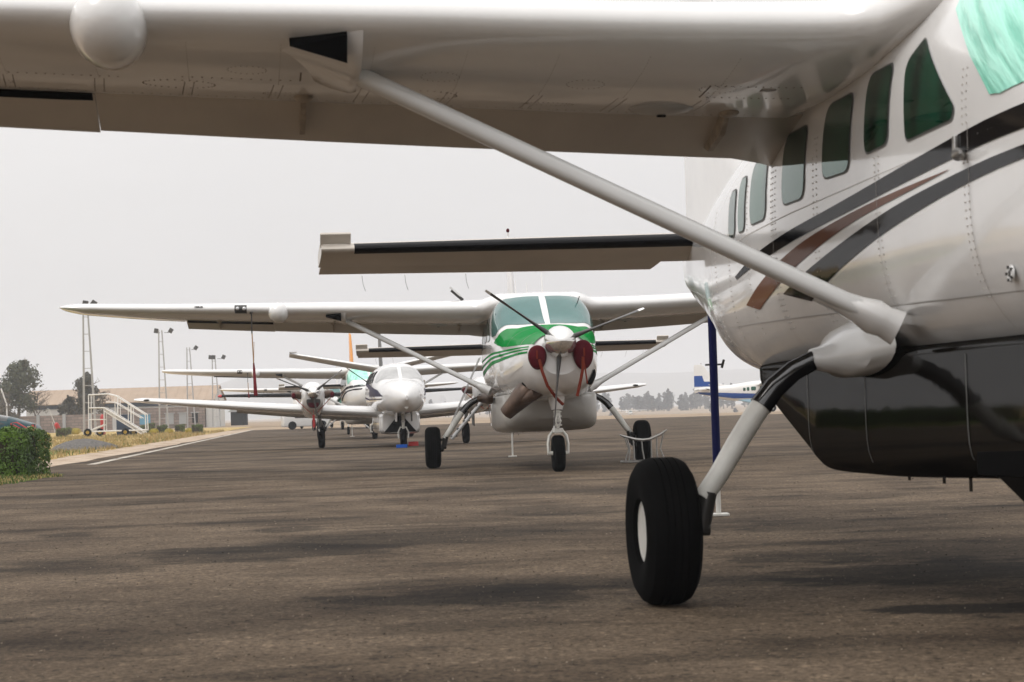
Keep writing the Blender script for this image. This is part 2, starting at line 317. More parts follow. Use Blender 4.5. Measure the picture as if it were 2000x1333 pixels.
# ---------------------------------------------------------------- high-wing turboprop (nose towards -Y, +X = its left side)
FUS = Loft([  # aft    w    zb    zt    zc   et   eb
    (-4.90, .30, 1.44, 2.00, 1.74, 2.2, 2.1), (-4.84, .40, 1.34, 2.05, 1.72, 2.3, 2.1), (-4.65, .52, 1.22, 2.09, 1.70, 2.3, 2.2), (-4.2, .61, 1.13, 2.13, 1.68, 2.4, 2.3),
    (-3.5, .69, 1.07, 2.19, 1.68, 2.5, 2.5), (-2.95, .74, 1.05, 2.26, 1.70, 2.6, 2.7), (-2.65, .76, 1.05, 2.36, 1.74, 2.9, 2.8), (-2.2, .81, 1.05, 2.58, 1.80, 3.2, 3.0), (-1.8, .84, 1.05, 2.76, 1.85, 3.4, 3.0),
    (-1.4, .85, 1.05, 2.86, 1.88, 3.4, 3.0), (-.6, .86, 1.05, 2.89, 1.88, 3.2, 3.0), (.6, .86, 1.05, 2.88, 1.88, 3.0, 3.0), (1.6, .83, 1.06, 2.82, 1.88, 2.9, 2.9),
    (2.6, .76, 1.06, 2.70, 1.90, 2.8, 3.0), (3.6, .65, 1.13, 2.57, 1.93, 2.6, 2.9), (4.6, .48, 1.31, 2.48, 1.98, 2.4, 2.4), (5.6, .30, 1.55, 2.42, 2.05, 2.2, 2.2), (6.4, .16, 1.74, 2.38, 2.1, 2.1, 2.1), (7.0, .05, 1.92, 2.30, 2.12, 2, 2)])
WTAB = [  # lat, LE aft, LE z, chord, incidence, thickness
    (.0, -1.25, 2.72, 2.72, 4.4, .13), (.62, -1.25, 2.72, 2.72, 4.4, .13), (.80, -1.08, 2.69, 2.5, 5.2, .135), (.90, -.84, 2.668, 2.15, 6.0, .155), (1.08, -.72, 2.665, 1.97, 6.2, .172), (3.3, -.66, 2.725, 1.74, 6.4, .165), (5.95, -.59, 2.80, 1.43, 6.0, .15), (7.55, -.54, 2.86, 1.24, 3.2, .13), (7.80, -.49, 2.875, 1.10, 2.6, .10), (7.93, -.36, 2.885, .80, 2.4, .05)]
def foil(x, t, up_):
    yt = 5*t*(.2969*math.sqrt(max(x, 0))-.126*x-.3516*x*x+.2843*x**3-.1036*x**4); yc = .018*(1-(1-x/.25)**2) if x < .25 else .018*(1-((x-.25)/.75)**2)
    return yc + (yt if up_ else -yt)
def wpt(tab, lat, x, up_, side=-1, droop=0, hx=.74, dz=0):
    le, z0, c, inc, t = [interp(tab, lat, k) for k in range(1, 6)]
    y = foil(x, t, up_)
    if droop:
        hy = foil(hx, t, False)*.6; ca, sa = math.cos(droop), math.sin(droop); ddx, dy = x-hx, y-hy
        x, y = hx+ddx*ca+dy*sa, hy-ddx*sa+dy*ca
    a = R(-inc)
    return Vector((side*lat, le+c*(x*math.cos(a)-y*math.sin(a))*1.0, z0+c*(x*math.sin(a)+y*math.cos(a))+dz))
def wing_solid(bm, tab, side, l0, l1, x0, x1, droop=0, n=12, k=12, mi=0, extra=()):
    lats = sorted(set([l0, l1]+[t[0] for t in tab if l0 < t[0] < l1]+[l0+(l1-l0)*i/n for i in range(1, n)]+list(extra)))
    loops = []
    xs = [x0+(x1-x0)*((1-math.cos(math.pi*i/(2*k))) if x0 == 0 else i/k) for i in range(k+1)]
    for la in lats:
        loops.append([wpt(tab, la, x, True, side, droop) for x in reversed(xs)]+[wpt(tab, la, x, False, side, droop) for x in xs[1 if x0 == 0 else 0:]])
    rings(bm, loops, mi)
def wheel(parent, c, r, w_, name='landing_gear', n=48, rimside=-1):
    bm = bmesh.new(); h = w_/2; rr = r*.41
    prof = [(-h*.62, rr), (-h*.86, rr*1.1), (-h, r*.70), (-h*.95, r*.84), (-h*.78, r*.94), (-h*.55, r*.985)]
    for g in (-.36, -.12, .12, .36): prof += [(h*(g-.03), r*.998), (h*(g-.02), r*.975), (h*(g+.02), r*.975), (h*(g+.03), r*.998)]
    prof += [(h*.55, r*.985), (h*.78, r*.94), (h*.95, r*.84), (h, r*.70), (h*.86, rr*1.1), (h*.62, rr)]
    lathe(bm, prof, 'X', c, n)
    t = ob('tyre', bm, 'tyre', parent, sharp=25)
    bm = bmesh.new()
    lathe(bm, [(-h*.70, rr*1.04), (-h*.72, rr*.94), (-h*.4, rr*.86), (-h*.30, rr*.5), (-h*.55, rr*.36), (-h*.6, 0)], 'X', c, 32)
    lathe(bm, [(h*.70, rr*1.04), (h*.72, rr*.94), (h*.4, rr*.86), (h*.30, rr*.5), (h*.55, rr*.36), (h*.6, 0)], 'X', c, 32)
    for i in range(6):
        q = i*math.pi/3
        for s in (-1, 1): sph(bm, (c[0]+s*h*.36, c[1]+rr*.66*math.cos(q), c[2]+rr*.66*math.sin(q)), rr*.08, seg=8)
    lathe(bm, [(-h*.56, rr*.30), (-h*.62, rr*.26), (-h*.62, 0)], 'X', c, 16, 1); ob('rim', bm, ['rim', 'dmetal'], parent)
    return t
def decal(bm, poly, side, mi, off=.0035, du=.12, dv=.06, loft=FUS):
    patch(bm, poly, du, dv, lambda a, z: Vector((side*(loft.hw(a, z)+off), a, z)), mi)

def blade_bm(L, ang, c, feather=78, w0=.11, tipw=.07):
    """one propeller blade along direction ang (deg) in the XZ plane, feathered"""
    bm = bmesh.new(); A = R(ang); d = Vector((math.cos(A), 0, math.sin(A))); s = Vector((-math.sin(A), 0, math.cos(A))); yv = Vector((0, 1, 0)); loops = []
    st = [(.10, .040, .040, 90), (.20, .036, .036, 88), (.30, .05, .028, 88), (.42, .085, .018, 88), (.6, .105, .012, 86), (.8, .105, .009, 82), (.93, .10, .007, 79), (.96, .10, .007, 78), (1.0, .075, .004, 77)]
    for (t, cw, th, f) in st:
        F = R(f); cd = s*math.cos(F)+yv*math.sin(F); nd = -s*math.sin(F)+yv*math.cos(F)
        k = w0/.105
        loops.append([Vector(c)+d*(t*L)+cd*cw*k*math.cos(q)+nd*th*math.sin(q) for q in [2*math.pi*j/12 for j in range(12)]])
    V = rings(bm, loops)
    for f in bm.faces:
        m_ = (f.calc_center_median()-Vector(c)).dot(d)/L
        if m_ > .90: f.material_index = 1
    return bm

def highwing(loc, yaw, label, o):
    """o: options dict"""
    g = o.get
    root = empty('parked_airplane', (*loc, 0), yaw, label, 'airplane', 'single engine high wing airplanes parked on the apron')
    if g('scale'): root.scale = (g('scale'),)*3
    hi = g('hi', 0); white = 'white' if hi else 'white2'
    # fuselage with painted livery
    bm = bmesh.new(); FUS.mesh(bm, -4.90, 7.0, 90 if hi else 50, 72 if hi else 40)
    mats = [white, g('c1', 'green'), g('c2', 'brown'), 'seam', 'frivet']
    for (poly, mi, sides) in g('livery', []):
        for s in sides: decal(bm, poly, s, mi)
    for (poly, mi) in g('top', []):      # polygons in (aft, theta degrees) over the top of the cowl
        patch(bm, poly, .12, 5, lambda a, t: FUS.pt(a, R(t), .0035), mi)
    if hi:
        for a in g('seams', (-3.95, -2.95, -2.35, -1.72, -.6, 1.25, 2.6)):
            for s in (-1, 1): decal(bm, [(a-.002, 1.22), (a+.002, 1.22), (a+.002, 2.05), (a-.002, 2.05)], s, 3, .005)
        for z in (1.32,):
            for s in (-1, 1): decal(bm, [(-3.9, z), (2.8, z+.1), (2.8, z+.105), (-3.9, z+.005)], s, 3, .005)
    if g('rivets'):
        for a in [-1.70, -1.66, -.63, -.57, .36, .42, 1.20, 1.26, 1.30, 1.95, 2.6, 3.2]:
            z = 1.35
            while z < 2.30 - max(0, a)*.03:
                x = FUS.hw(a, z)
                for s in (-1,): box(bm, (s*(x+.001), a, z), (.004, .007, .007), 4)
                z += .032
        for k in range(150):
            a = -2.2+k*.032; z = 2.00-.02*(a+2.2)*.9
            box(bm, (-(FUS.hw(a, z)+.001), a, z), (.004, .006, .006), 4)
    fus = ob('fuselage', bm, mats, root)
    # belly pod
    if g('pod'):
        P = Loft([(-3.25, .50, .80, 1.18, 1.0, 4, 4), (-3.05, .67, .66, 1.2, .95, 5, 5), (-2.75, .735, .605, 1.2, 1.10, 6, 7), (-1.2, .74, .585, 1.2, 1.10, 6, 8), (.35, .74, .555, 1.2, 1.10, 6, 8), (1.0, .73, .555, 1.2, 1.10, 6, 8), (1.25, .72, .62, 1.2, 1.10, 5, 7), (1.75, .69, .765, 1.2, 1.12, 5, 6), (2.45, .62, .965, 1.2, 1.14, 4, 5), (3.1, .45, 1.13, 1.2, 1.17, 3, 3)])
        bm = bmesh.new(); P.mesh(bm, -3.25, 3.1, 52, 56)
        for a in (-1.32, .06, 1.1):
            for s in (-1, 1): decal(bm, [(a-.005, .64), (a+.005, .64), (a+.005, 1.13), (a-.005, 1.13)], s, 1, .003, loft=P)
        for a in (-1.9, -.55, -.2, .3):
            box(bm, (-.45, a, .55), (.006, .03, .03+.05*(a == -.55)), 0)
        ob('cargo_pod', bm, [g('pod'), 'seal' if g('pod') == 'pod_black' else 'seam'], root, sharp=50)
        if g('pod') == 'pod_black':
            bm = bmesh.new(); rings(bm, [[(FUS.hw(a, 1.17)+.012, a, 1.165), (FUS.hw(a, 1.17)+.012, a, 1.185), (FUS.hw(a, 1.17)-.03, a, 1.185), (FUS.hw(a, 1.17)-.03, a, 1.165)] for a in [-3+.25*i for i in range(20)]])
            rings(bm, [[(-FUS.hw(a, 1.17)-.012, a, 1.165), (-FUS.hw(a, 1.17)-.012, a, 1.185), (-FUS.hw(a, 1.17)+.03, a, 1.185), (-FUS.hw(a, 1.17)+.03, a, 1.165)] for a in [-3+.25*i for i in range(20)]])
            ob('pod_joint_strip', bm, 'strut', root)
    # windows
    wins = g('wins', [(-.96, -.43, 0), (.22, 0, 0)])
    W = [([(-1.16, 2.50), (-1.58, 2.14), (-1.55, 2.09), (-1.01, 2.075), (-.965, 2.42)], [.03, .05, .06, .05, .06]),
         ([(-.42, 2.46), (-.775, 2.46), (-.775, 2.10), (-.44, 2.09)], .07), ([(.245, 2.42), (-.205, 2.42), (-.20, 2.045), (.245, 2.055)], .09),
         ([(1.02, 2.375), (.56, 2.375), (.58, 2.00), (1.02, 2.005)], .09), ([(1.83, 2.32), (1.41, 2.32), (1.42, 1.975), (1.84, 1.975)], .09),
         ([(2.22, 2.28), (2.00, 2.28), (2.01, 1.965), (2.22, 1.965)], .07), ([(2.56, 2.24), (2.34, 2.24), (2.34, 1.96), (2.56, 1.96)], .07)]
    for s in ((-1, 1) if not g('far') else (-1,) if yaw < 1 else (-1, 1)):
        for poly, r_ in W:
            rp = rpoly(poly, r_); cx = sum(p[0] for p in rp)/len(rp); cz = sum(p[1] for p in rp)/len(rp)
            big = [((p[0]-cx)*1.0+cx+math.copysign(.010, p[0]-cx), p[1]+math.copysign(.010, p[1]-cz)) for p in rp]
            bm = bmesh.new(); decal(bm, big, s, 1, .003, .07, .05)
            decal(bm, rp, s, 0, .006, .07, .05); ob('window', bm, [g('glass', 'glass'), 'seal'], root, sharp=80)
    # windshield panes (theta is measured from its left side over the top)
    def TH(a, z): return math.degrees(FUS.th(a, z))
    for s in (1, -1):
        pane = [(-2.88, 88.9), (-2.84, 74), (-2.72, 60), (-2.50, 44), (-2.25, TH(-2.25, 2.13)+.5), (-2.02, TH(-2.02, 2.12)), (-1.93, TH(-1.93, 2.13)), (-1.72, TH(-1.72, 2.32)), (-1.44, TH(-1.44, 2.565)), (-1.43, TH(-1.43, 2.65)), (-1.53, TH(-1.53, 2.74)), (-1.68, 66), (-1.74, 76), (-1.77, 89.55)]
        pane = rpoly([(a, t if s > 0 else 180-t) for a, t in pane], [.01*3]*2+[.05]*10+[.03]*2, 2)
        bm = bmesh.new(); patch(bm, pane, .08, 3.5, lambda a, t: FUS.pt(a, R(t), .005), 0)
        ob('windshield', bm, g('shield', 'glassB'), root, sharp=80)
    # wings
    for s in (-1, 1):
        bm = bmesh.new(); wing_solid(bm, WTAB, s, .3, 7.93, 0, .76, n=22, k=16)
        bm.faces.ensure_lookup_table()
        mats = [white, 'under', 'rivet', 'seam']
        bm.normal_update()
        for f in bm.faces:
            f.material_index = 0
        if g('wingdetail') and s < 0:
            def rv(la, x, sz=.0055, mi=2):
                p = wpt(WTAB, la, x, False, s); box(bm, p, (sz*1.3, sz*1.3, .003), mi)
            la = 1.1
            while la < 5.9:
                rv(la, .70); la += .045
            for lr in [1.45+.42*i for i in range(11)]:
                for dl in (-.022, .022):
                    x = .50
                    while x < .70: rv(lr+dl+(x-.5)*.1, x, .004); x += .014
                x = .12
                while x < .5: rv(lr, x, .0025); x += .02
            for (la, xc, ra, rb) in [(1.62, .64, .16, .06), (2.85, .55, .17, .055), (4.02, .53, .17, .055), (2.2, .61, .12, .02), (4.9, .60, .1, .03), (5.3, .53, .12, .03), (3.5, .62, .12, .025), (2.1, .35, .09, .045), (1.45, .36, .09, .04), (2.8, .33, .09, .045), (3.7, .33, .09, .04)]:
                k = 30 if ra > .11 else 20
                for i in range(k):
                    q = 2*math.pi*i/k; rv(la+ra*math.cos(q), xc+rb*math.sin(q), .0055 if ra > .15 else .0035)
            for (l0, l1, x0, x1) in [(3.45, 4.0, .43, .43), (3.45, 3.45, .34, .43), (1.05, 1.5, .45, .45), (1.5, 1.5, .33, .45), (1.05, 1.5, .33, .33), (4.3, 4.8, .46, .46)]:
                for i in range(13): rv(l0+(l1-l0)*i/12, x0+(x1-x0)*i/12, .006)
            p = wpt(WTAB, 1.2, .36, False, s); box(bm, p, (.07, .05, .006), 3)
        wg = ob('wing', bm, mats, root, sharp=35)
        dr = R(g('flap', 19))
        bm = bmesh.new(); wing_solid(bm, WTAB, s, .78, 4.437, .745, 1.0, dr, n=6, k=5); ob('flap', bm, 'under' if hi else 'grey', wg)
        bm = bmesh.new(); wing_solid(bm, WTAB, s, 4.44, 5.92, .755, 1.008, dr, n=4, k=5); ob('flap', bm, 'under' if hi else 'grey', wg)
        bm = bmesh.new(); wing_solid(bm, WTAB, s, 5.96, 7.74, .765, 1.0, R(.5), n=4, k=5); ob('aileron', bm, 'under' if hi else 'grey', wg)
        if not g('far'):
            # flap hinge brackets
            for la in (1.25, 3.42, 5.35):
                bm = bmesh.new(); p = wpt(WTAB, la, .66, False, s); q_ = wpt(WTAB, la, .99, False, s, dr*.8)
                rings(bm, [[p+Vector((dx, 0, .02)), p+Vector((dx, .14, -.09)), q_+Vector((dx, -.2, -.03)), q_+Vector((dx, -.06, .02)), p+Vector((dx, .2, .03))] for dx in (-.014, .014)])
                sph(bm, p+Vector((0, .0, .0)), .05, (1, 1.6, .5))
                ob('flap_bracket', bm, 'bracket', wg)
            # root access plate / lamp fairing, hung below the wing
            bm = bmesh.new(); p = wpt(WTAB, 1.62, .62, False, s); sph(bm, p+Vector((0, 0, .005)), .17, (1, .75, .22)); box(bm, p+Vector((0, .02, -.037)), (.045, .02, .008), 1); ob('fairing', bm, ['grey', 'dark'], wg)
        # dark slot above outer flap
        bm = bmesh.new(); rings(bm, [[wpt(WTAB, la, .742, False, s)+Vector((0, 0, -.004)), wpt(WTAB, la, .79, False, s)+Vector((0, 0, -.028)), wpt(WTAB, la, .79, False, s)+Vector((0, 0, .0)), wpt(WTAB, la, .742, False, s)+Vector((0, 0, .01))] for la in (4.45, 5.2, 5.9)])
        ob('spoiler_slot', bm, 'dark', wg)
        # landing light on LE
        bm = bmesh.new()
        loops = []
        for la in (4.82, 4.92, 5.02):
            loops.append([wpt(WTAB, la, x, u, s)+Vector((0, -.003, 0)) for x, u in ((.035, True), (.015, True), (.004, True), (0, True), (.004, False), (.015, False), (.035, False), (.06, False))])
        V = rings(bm, loops, 0, False, False)
        if s < 0: sph(bm, wpt(WTAB, 4.86, 0, True, s)+Vector((0, .0, 0)), .035, mi=1, seg=10)
        sph(bm, wpt(WTAB, 4.97, 0, True, s), .035, mi=1, seg=10)
        ob('landing_light', bm, ['dmetal', 'lens'], wg)
        if not g('far'):
            bm = bmesh.new(); rings(bm, [[wpt(WTAB, la, x, True, s)+Vector((0, -.003, .002)) for x in (.001, .006, .016)] for la in (5.54, 5.68)], 0, False, False)
            ob('decal_strip', bm, 'dark', wg)
        if hi and s < 0:
            cu = bpy.data.curves.new('lettering', 'FONT'); cu.body = 'JET A-1'; cu.size = .052; cu.extrude = .0008; cu.align_x = 'CENTER'; cu.align_y = 'CENTER'
            to = bpy.data.objects.new('lettering', cu); COL.objects.link(to); cu.materials.append(M['white2']); me_ = bpy.data.meshes.new_from_object(to); bpy.data.objects.remove(to); to = bpy.data.objects.new('lettering', me_); COL.objects.link(to); to.parent = wg
            pa, pb = wpt(WTAB, 5.54, .006, True, s), wpt(WTAB, 5.68, .006, True, s); to.location = (pa+pb)/2+Vector((0, -.016, .004)); to.rotation_euler = (R(62), R(1), 0)
        if s < 0 and g('radar'):
            bm = bmesh.new(); c = wpt(WTAB, 4.30, .06, False, s)
            lathe(bm, [(-.33, 0), (-.325, .04), (-.30, .085), (-.25, .125), (-.17, .155), (-.08, .168), (.05, .170), (.2, .155), (.4, .12), (.65, .06), (.8, .02)], 'Y', c+Vector((0, .05, .02)), 28)
            
            ob('radar_pod', bm, [white, 'seam'], wg)
        # strut
        if g('strut', 1):
            top = Vector((s*3.28, -.08, 2.585)); bot = Vector((s*.93, -.70, 1.325)); d = (top-bot).normalized()
            bm = bmesh.new(); loops = []; ax = Vector((0, 1, 0)); ax = (ax-d*ax.dot(d)).normalized(); nn = d.cross(ax)
            for t in (0, .02, .98, 1.0):
                p = bot+(top-bot)*t
                loops.append([p+ax*(.095*math.cos(q)+.02*math.cos(2*q))+nn*.042*math.sin(q) for q in [2*math.pi*j/20 for j in range(20)]])
            rings(bm, loops, 0)
            st = ob('wing_strut', bm, 'strut', root)
            bm = bmesh.new()   # lower fairing: flares on to the fuselage
            loops = []
            for t, k, kk in ((.10, 1.02, 1.02), (.06, 1.06, 1.08), (.03, 1.15, 1.3), (.0, 1.3, 1.75), (-.02, 1.14, 1.55), (-.045, 1.12, 1.8)):
                p = bot+(top-bot)*t; loops.append([p+ax*(.095*k*math.cos(q)+.03)+nn*.046*kk*math.sin(q) for q in [2*math.pi*j/20 for j in range(20)]])
            rings(bm, loops); ob('strut_fairing', bm, white, st)
            bm = bmesh.new()   # upper fairing: a shell under the wing with a dark triangular opening inboard-forward
            x_i, x_o = s*3.19, s*3.60; loops = []
            for t in (0, .06, .12, .3, .5, .7, .85, 1):
                x = x_i+(x_o-x_i)*t; k = (1-t*.93)*(.80 if t == 0 else .88); zt_ = 2.66-.03*t
                loops.append([Vector((x, yc_, zt_-dz)) for yc_, dz in ((-.62+.10*t, 0), (-.585+.1*t, .055*k), (-.52+.1*t, .12*k), (-.40, .18*k), (-.2, .20*k), (.05, .195*k+.02*(1-t)), (.22, .15*k+.03*(1-t)), (.30-.25*t, .02*(1-t)))])
            rings(bm, loops, 0)
            q0, q1, q2 = Vector((s*3.262, -.605, 2.640)), Vector((s*3.515, -.575, 2.597)), Vector((s*3.262, -.545, 2.525))
            rings(bm, [[q0+o2, q1+o2, q2+o2] for o2 in (Vector((0, -.025, -.012)), Vector((0, .06, .05)))], 1)
            ob('strut_cuff', bm, [white, 'dark'], st)
    # fin and tail
    bm = bmesh.new(); loops = []
    FT = [(2.1, 3.3, 6.95, .05), (2.5, 3.9, 6.98, .06), (2.7, 4.7, 6.98, .07), (2.95, 5.15, 6.98, .075), (3.6, 5.55, 6.97, .065), (4.2, 5.95, 6.96, .05), (4.42, 6.12, 6.94, .04), (4.47, 6.3, 6.9, .015)]
    nz = 26
    for i in range(nz+1):
        z = 2.1+2.37*i/nz; le, te, t = [interp(FT, z, k) for k in (1, 2, 3)]
        loops.append([Vector((x, y, z)) for x, y in [(0, le), (t*.6, le+(te-le)*.06), (t, le+(te-le)*.25), (t*.9, le+(te-le)*.5), (.012, te), (-.012, te), (-t*.9, le+(te-le)*.5), (-t, le+(te-le)*.25), (-t*.6, le+(te-le)*.06)]])
    V = rings(bm, loops)
    fm = g('finmat', white)
    if g('fincolor'):
        for f in bm.faces:
            c = f.calc_center_median()
            if g('fincolor')(c): f.material_index = 1
    fin = ob('fin', bm, [fm, g('fc2', 'blue')], root)
    bm = bmesh.new(); tube(bm, [(0, 6.3, 4.40), (0, 6.3, 4.55)], .018, 8); sph(bm, (0, 6.3, 4.57), .035, (1, 1, 1.3), 1, 10); ob('beacon', bm, ['white2', 'plug'], fin)
    ST = [(0, 5.55, 2.215, 1.30, 5, .12), (.5, 5.60, 2.215, 1.28, 5, .12), (3.12, 5.80, 2.215, 1.10, 5, .11)]
    for s in (-1, 1):
        bm = bmesh.new(); wing_solid(bm, ST, s, .05, 3.12, 0, .62, n=6, k=14, extra=(.28, 2.87))
        for f in bm.faces:   # black de-ice boot on the leading edge
            c = f.calc_center_median()
            if .28 < abs(c.x) < 2.88 and c.y < interp(ST, abs(c.x), 1)+.075: f.material_index = 1
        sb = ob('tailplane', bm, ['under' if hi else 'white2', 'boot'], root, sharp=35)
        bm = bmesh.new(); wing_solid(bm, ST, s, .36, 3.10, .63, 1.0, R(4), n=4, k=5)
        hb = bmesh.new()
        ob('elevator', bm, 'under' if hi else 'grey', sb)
        bm = bmesh.new(); box(bm, (s*3.01, 5.84, 2.285), (.235, .03, .13), 0, Matrix.Rotation(R(38), 3, 'X'), .012); box(bm, (s*3.01, 5.92, 2.24), (.20, .20, .03), 0, None, .01); ob('elevator_horn', bm, 'under', sb)
        if hi:
            for la in (2.75, 2.4, 1.9): bm = bmesh.new(); tube(bm, [(s*la, 6.88, 2.08), (s*(la-.01), 6.93, 2.02), (s*(la-.03), 6.96, 1.96)], .0016, 4); ob('static_wick', bm, 'dmetal', sb)
    # propeller
    hub = (0, -4.98, 1.92)
    bm = bmesh.new(); lathe(bm, [(-.42, 0), (-.415, .03), (-.38, .085), (-.30, .145), (-.19, .195), (-.08, .225), (.04, .238), (.09, .235)], 'Y', hub, 36, 0); sp_ = ob('spinner', bm, 'spin', root)
    for a in g('blades', (144, 20, 264)):
        if g('noprop'): break
        ob('propeller_blade', blade_bm(1.32, a, (hub[0], hub[1]-.02, hub[2]), w0=.075), ['blade', 'bladetip'], root)
    if g('nose'):
        # round air inlets closed by red plugs, with straps
        for s, w_, h_, zc in ((-1, .135, .18, 1.70), (1, .15, .22, 1.72)):
            cx = s*.335
            bm = bmesh.new(); prof = [(0, .0), (.0, .75), (.02, .93), (.05, 1.0), (.11, 1.0)]; V = []
            for (y, r_) in prof: V.append([Vector((cx+w_*r_*math.cos(q)*(1+.12*math.sin(q)), -4.99+y, zc+h_*r_*math.sin(q))) for q in [2*math.pi*j/28 for j in range(28)]])
            rings(bm, V[1:]); box(bm, (cx+.01*s, -5.0, zc+.04), (.022, .02, .12), 1)
            pl = ob('inlet_plug', bm, ['plug', 'strap'], root)
            bm = bmesh.new()
            if s < 0: pts = [(cx+.02, -5.01, zc-.03), (cx+.06, -5.02, zc-.22), (cx+.13, -4.98, zc-.42), (cx+.26, -4.9, zc-.60), (cx+.36, -4.85, zc-.70)]
            else: pts = [(cx-.01, -5.01, zc-.03), (cx-.02, -5.02, zc-.2), (cx-.05, -5.0, zc-.35), (cx-.11, -4.96, zc-.6)]
            tube(bm, pts, .016, 6, flat=((1, 0, 0), 1.4))
            if s > 0: tube(bm, [(cx-.01, -5.01, zc-.03), (cx+.02, -5.02, zc-.25), (cx+.04, -5.0, zc-.42)], .012, 6)
            ob('strap', bm, 'strap', pl)
        # engine exhaust stack, low on its right
        bm = bmesh.new()
        pts = [(-.22, -3.95, 1.34), (-.40, -4.0, 1.25), (-.54, -4.02, 1.12), (-.66, -4.0, 1.0), (-.76, -3.95, .90)]; rad = [.20, .19, .16, .13, .11]
        tube(bm, pts, rad, 20, 0, False, flat=((0, 1, 0), 1.25)); tube(bm, [pts[-1], (-.72, -3.97, .94)], [.098, .08], 20, 1, True, flat=((0, 1, 0), 1.25))
        tube(bm, [(-.2, -4.15, 1.22), (-.36, -4.22, 1.17), (-.52, -4.15, 1.08)], [.06, .1, .06], 14)
        ob('exhaust_stack', bm, ['exh', 'dark'], root)
        bm = bmesh.new(); sph(bm, (-.42, -4.15, 1.38), .14, (.8, 1.2, .8)); ob('exhaust_fairing', bm, 'dark', root)
        bm = bmesh.new(); decal(bm, rpoly([(-4.62, 1.52), (-3.9, 1.42), (-3.8, 1.28), (-4.5, 1.30)], .06), 1, 0, .012); ob('oil_cooler_duct', bm, 'dark', root)
        bm = bmesh.new()
        # cowl panel lines
        patch(bm, [(-4.35, 8), (-4.335, 8), (-4.335, 172), (-4.35, 172)], .1, 5, lambda a, t: FUS.pt(a, R(t), .006))
        patch(bm, [(-3.3, 8), (-3.29, 8), (-3.29, 172), (-3.3, 172)], .1, 5, lambda a, t: FUS.pt(a, R(t), .006))
        for s in (-1, 1): decal(bm, [(-4.6, 1.58), (-3.3, 1.40), (-3.3, 1.408), (-4.6, 1.588)], s, 0, .005)
        ob('cowl_seam', bm, 'seam', root)
    # nose gear
    bm = bmesh.new(); zf = 1.25
    tube(bm, [(0, -4.0, 1.32), (0, -4.03, 1.05), (0, -4.05, .92)], [.14, .12, .085], 16, flat=((0, 1, 0), 1.5))
    ng = ob('nose_gear', bm, white, root)
    bm = bmesh.new(); tube(bm, [(0, -4.05, .95), (0, -4.05, .60)], .032, 12, 1); tube(bm, [(0, -4.05, .95), (0, -4.05, .78)], .05, 12); box(bm, (0, -4.05, .62), (.17, .10, .07), 0, None, .02)
    for z in (.90, .83, .76, .70): box(bm, (.0, -4.12, z), (.12, .05, .02), 0, None, .004)
    for s in (-1, 1): tube(bm, [(0, -4.16, .88), (s*.04, -4.2, .76), (0, -4.15, .64)], .012, 6)
    loops = []   # fork
    tube(bm, [(-.145, -4.05, .28), (-.15, -4.05, .42), (-.13, -4.05, .54), (-.07, -4.05, .62), (.07, -4.05, .62), (.13, -4.05, .54), (.15, -4.05, .42), (.145, -4.05, .28)], .022, 8, 0, True, flat=((0, 1, 0), 1.6))
    tube(bm, [(-.16, -4.05, .28), (.16, -4.05, .28)], .03, 10)
    ob('fork', bm, ['rim', 'metal'], ng)
    wheel(ng, (0, -4.05, .275), .275, .19, n=36)
    # main gear
    for s in (-1, 1):
        bm = bmesh.new()
        leg = [(.80, 1.17), (.98, 1.155), (1.10, 1.10), (1.20, 1.02), (1.30, .90), (1.40, .76), (1.50, .61), (1.585, .50)]
        tube(bm, [(s*x, .05-.05*max(0, (x-1.2))/.4, z) for x, z in leg], [.044, .044, .047, .051, .053, .052, .049, .046], 16)
        gr = ob('main_gear', bm, 'rim', root)
        bm = bmesh.new(); tube(bm, [(s*x, .05-.05*max(0, (x-1.2))/.4, z) for x, z in leg[:4]+[(1.275, .93)]], [.047, .048, .051, .055, .057], 18); ob('leg_cuff', bm, 'black_gloss', gr)
        bm = bmesh.new(); tube(bm, [(s*1.56, 0, .53), (s*1.60, 0, .36)], .045, 10); tube(bm, [(s*1.56, 0, .355), (s*1.80, 0, .355)], .035, 12)
        box(bm, (s*1.63, .06, .48), (.06, .10, .05), 0, None, .01); tube(bm, [(s*1.54, .07, .60), (s*1.58, .09, .45), (s*1.62, .06, .40)], .010, 6); sph(bm, (s*1.63, .12, .33), .05, (.8, 1, 1.2))
        ob('brake', bm, 'dmetal', gr)
        bm = bmesh.new(); G = []
        for x, k in ((.76, (.55, .14)), (.84, (.44, .125)), (.87, (.31, .108)), (.91, (.19, .085)), (.96, (.105, .062)), (1.01, (.062, .048))):
            zc = 1.20-.045*min(1, (x-.76)/.2)
            G.append([Vector((s*x, .06+k[0]*math.cos(q), zc+k[1]*math.sin(q))) for q in [2*math.pi*j/24 for j in range(24)]])
        rings(bm, G); ob('gear_fairing', bm, g('gearfair', white), gr)
        wheel(gr, (s*1.785, 0, .352), .352, .265)
    if g('ant'):
        bm = bmesh.new()
        for (x, y, h) in ((.12, -.5, .42), (-.25, .6, .30), (0, 1.4, .35)):
            z = FUS.pt(y, R(90)).z; tube(bm, [(x, y, z-.02), (x, y+.08, z+h)], [.012, .005], 6, flat=((0, 1, 0), 3))
        tube(bm, [(.55, -1.95, 2.60), (.60, -1.95, 2.74)], .008, 6, 1)
        ob('antenna', bm, ['white2', 'dmetal'], root)
        bm = bmesh.new(); box(bm, (-1.33, -.1, 2.98), (.24, .10, .025), 0, Matrix.Rotation(R(42), 3, 'Y')); box(bm, (-1.30, -.1, 2.92), (.26, .05, .05), 1, Matrix.Rotation(R(42), 3, 'Y')); ob('blade_antenna', bm, ['strut', 'dmetal'], root)
    return root

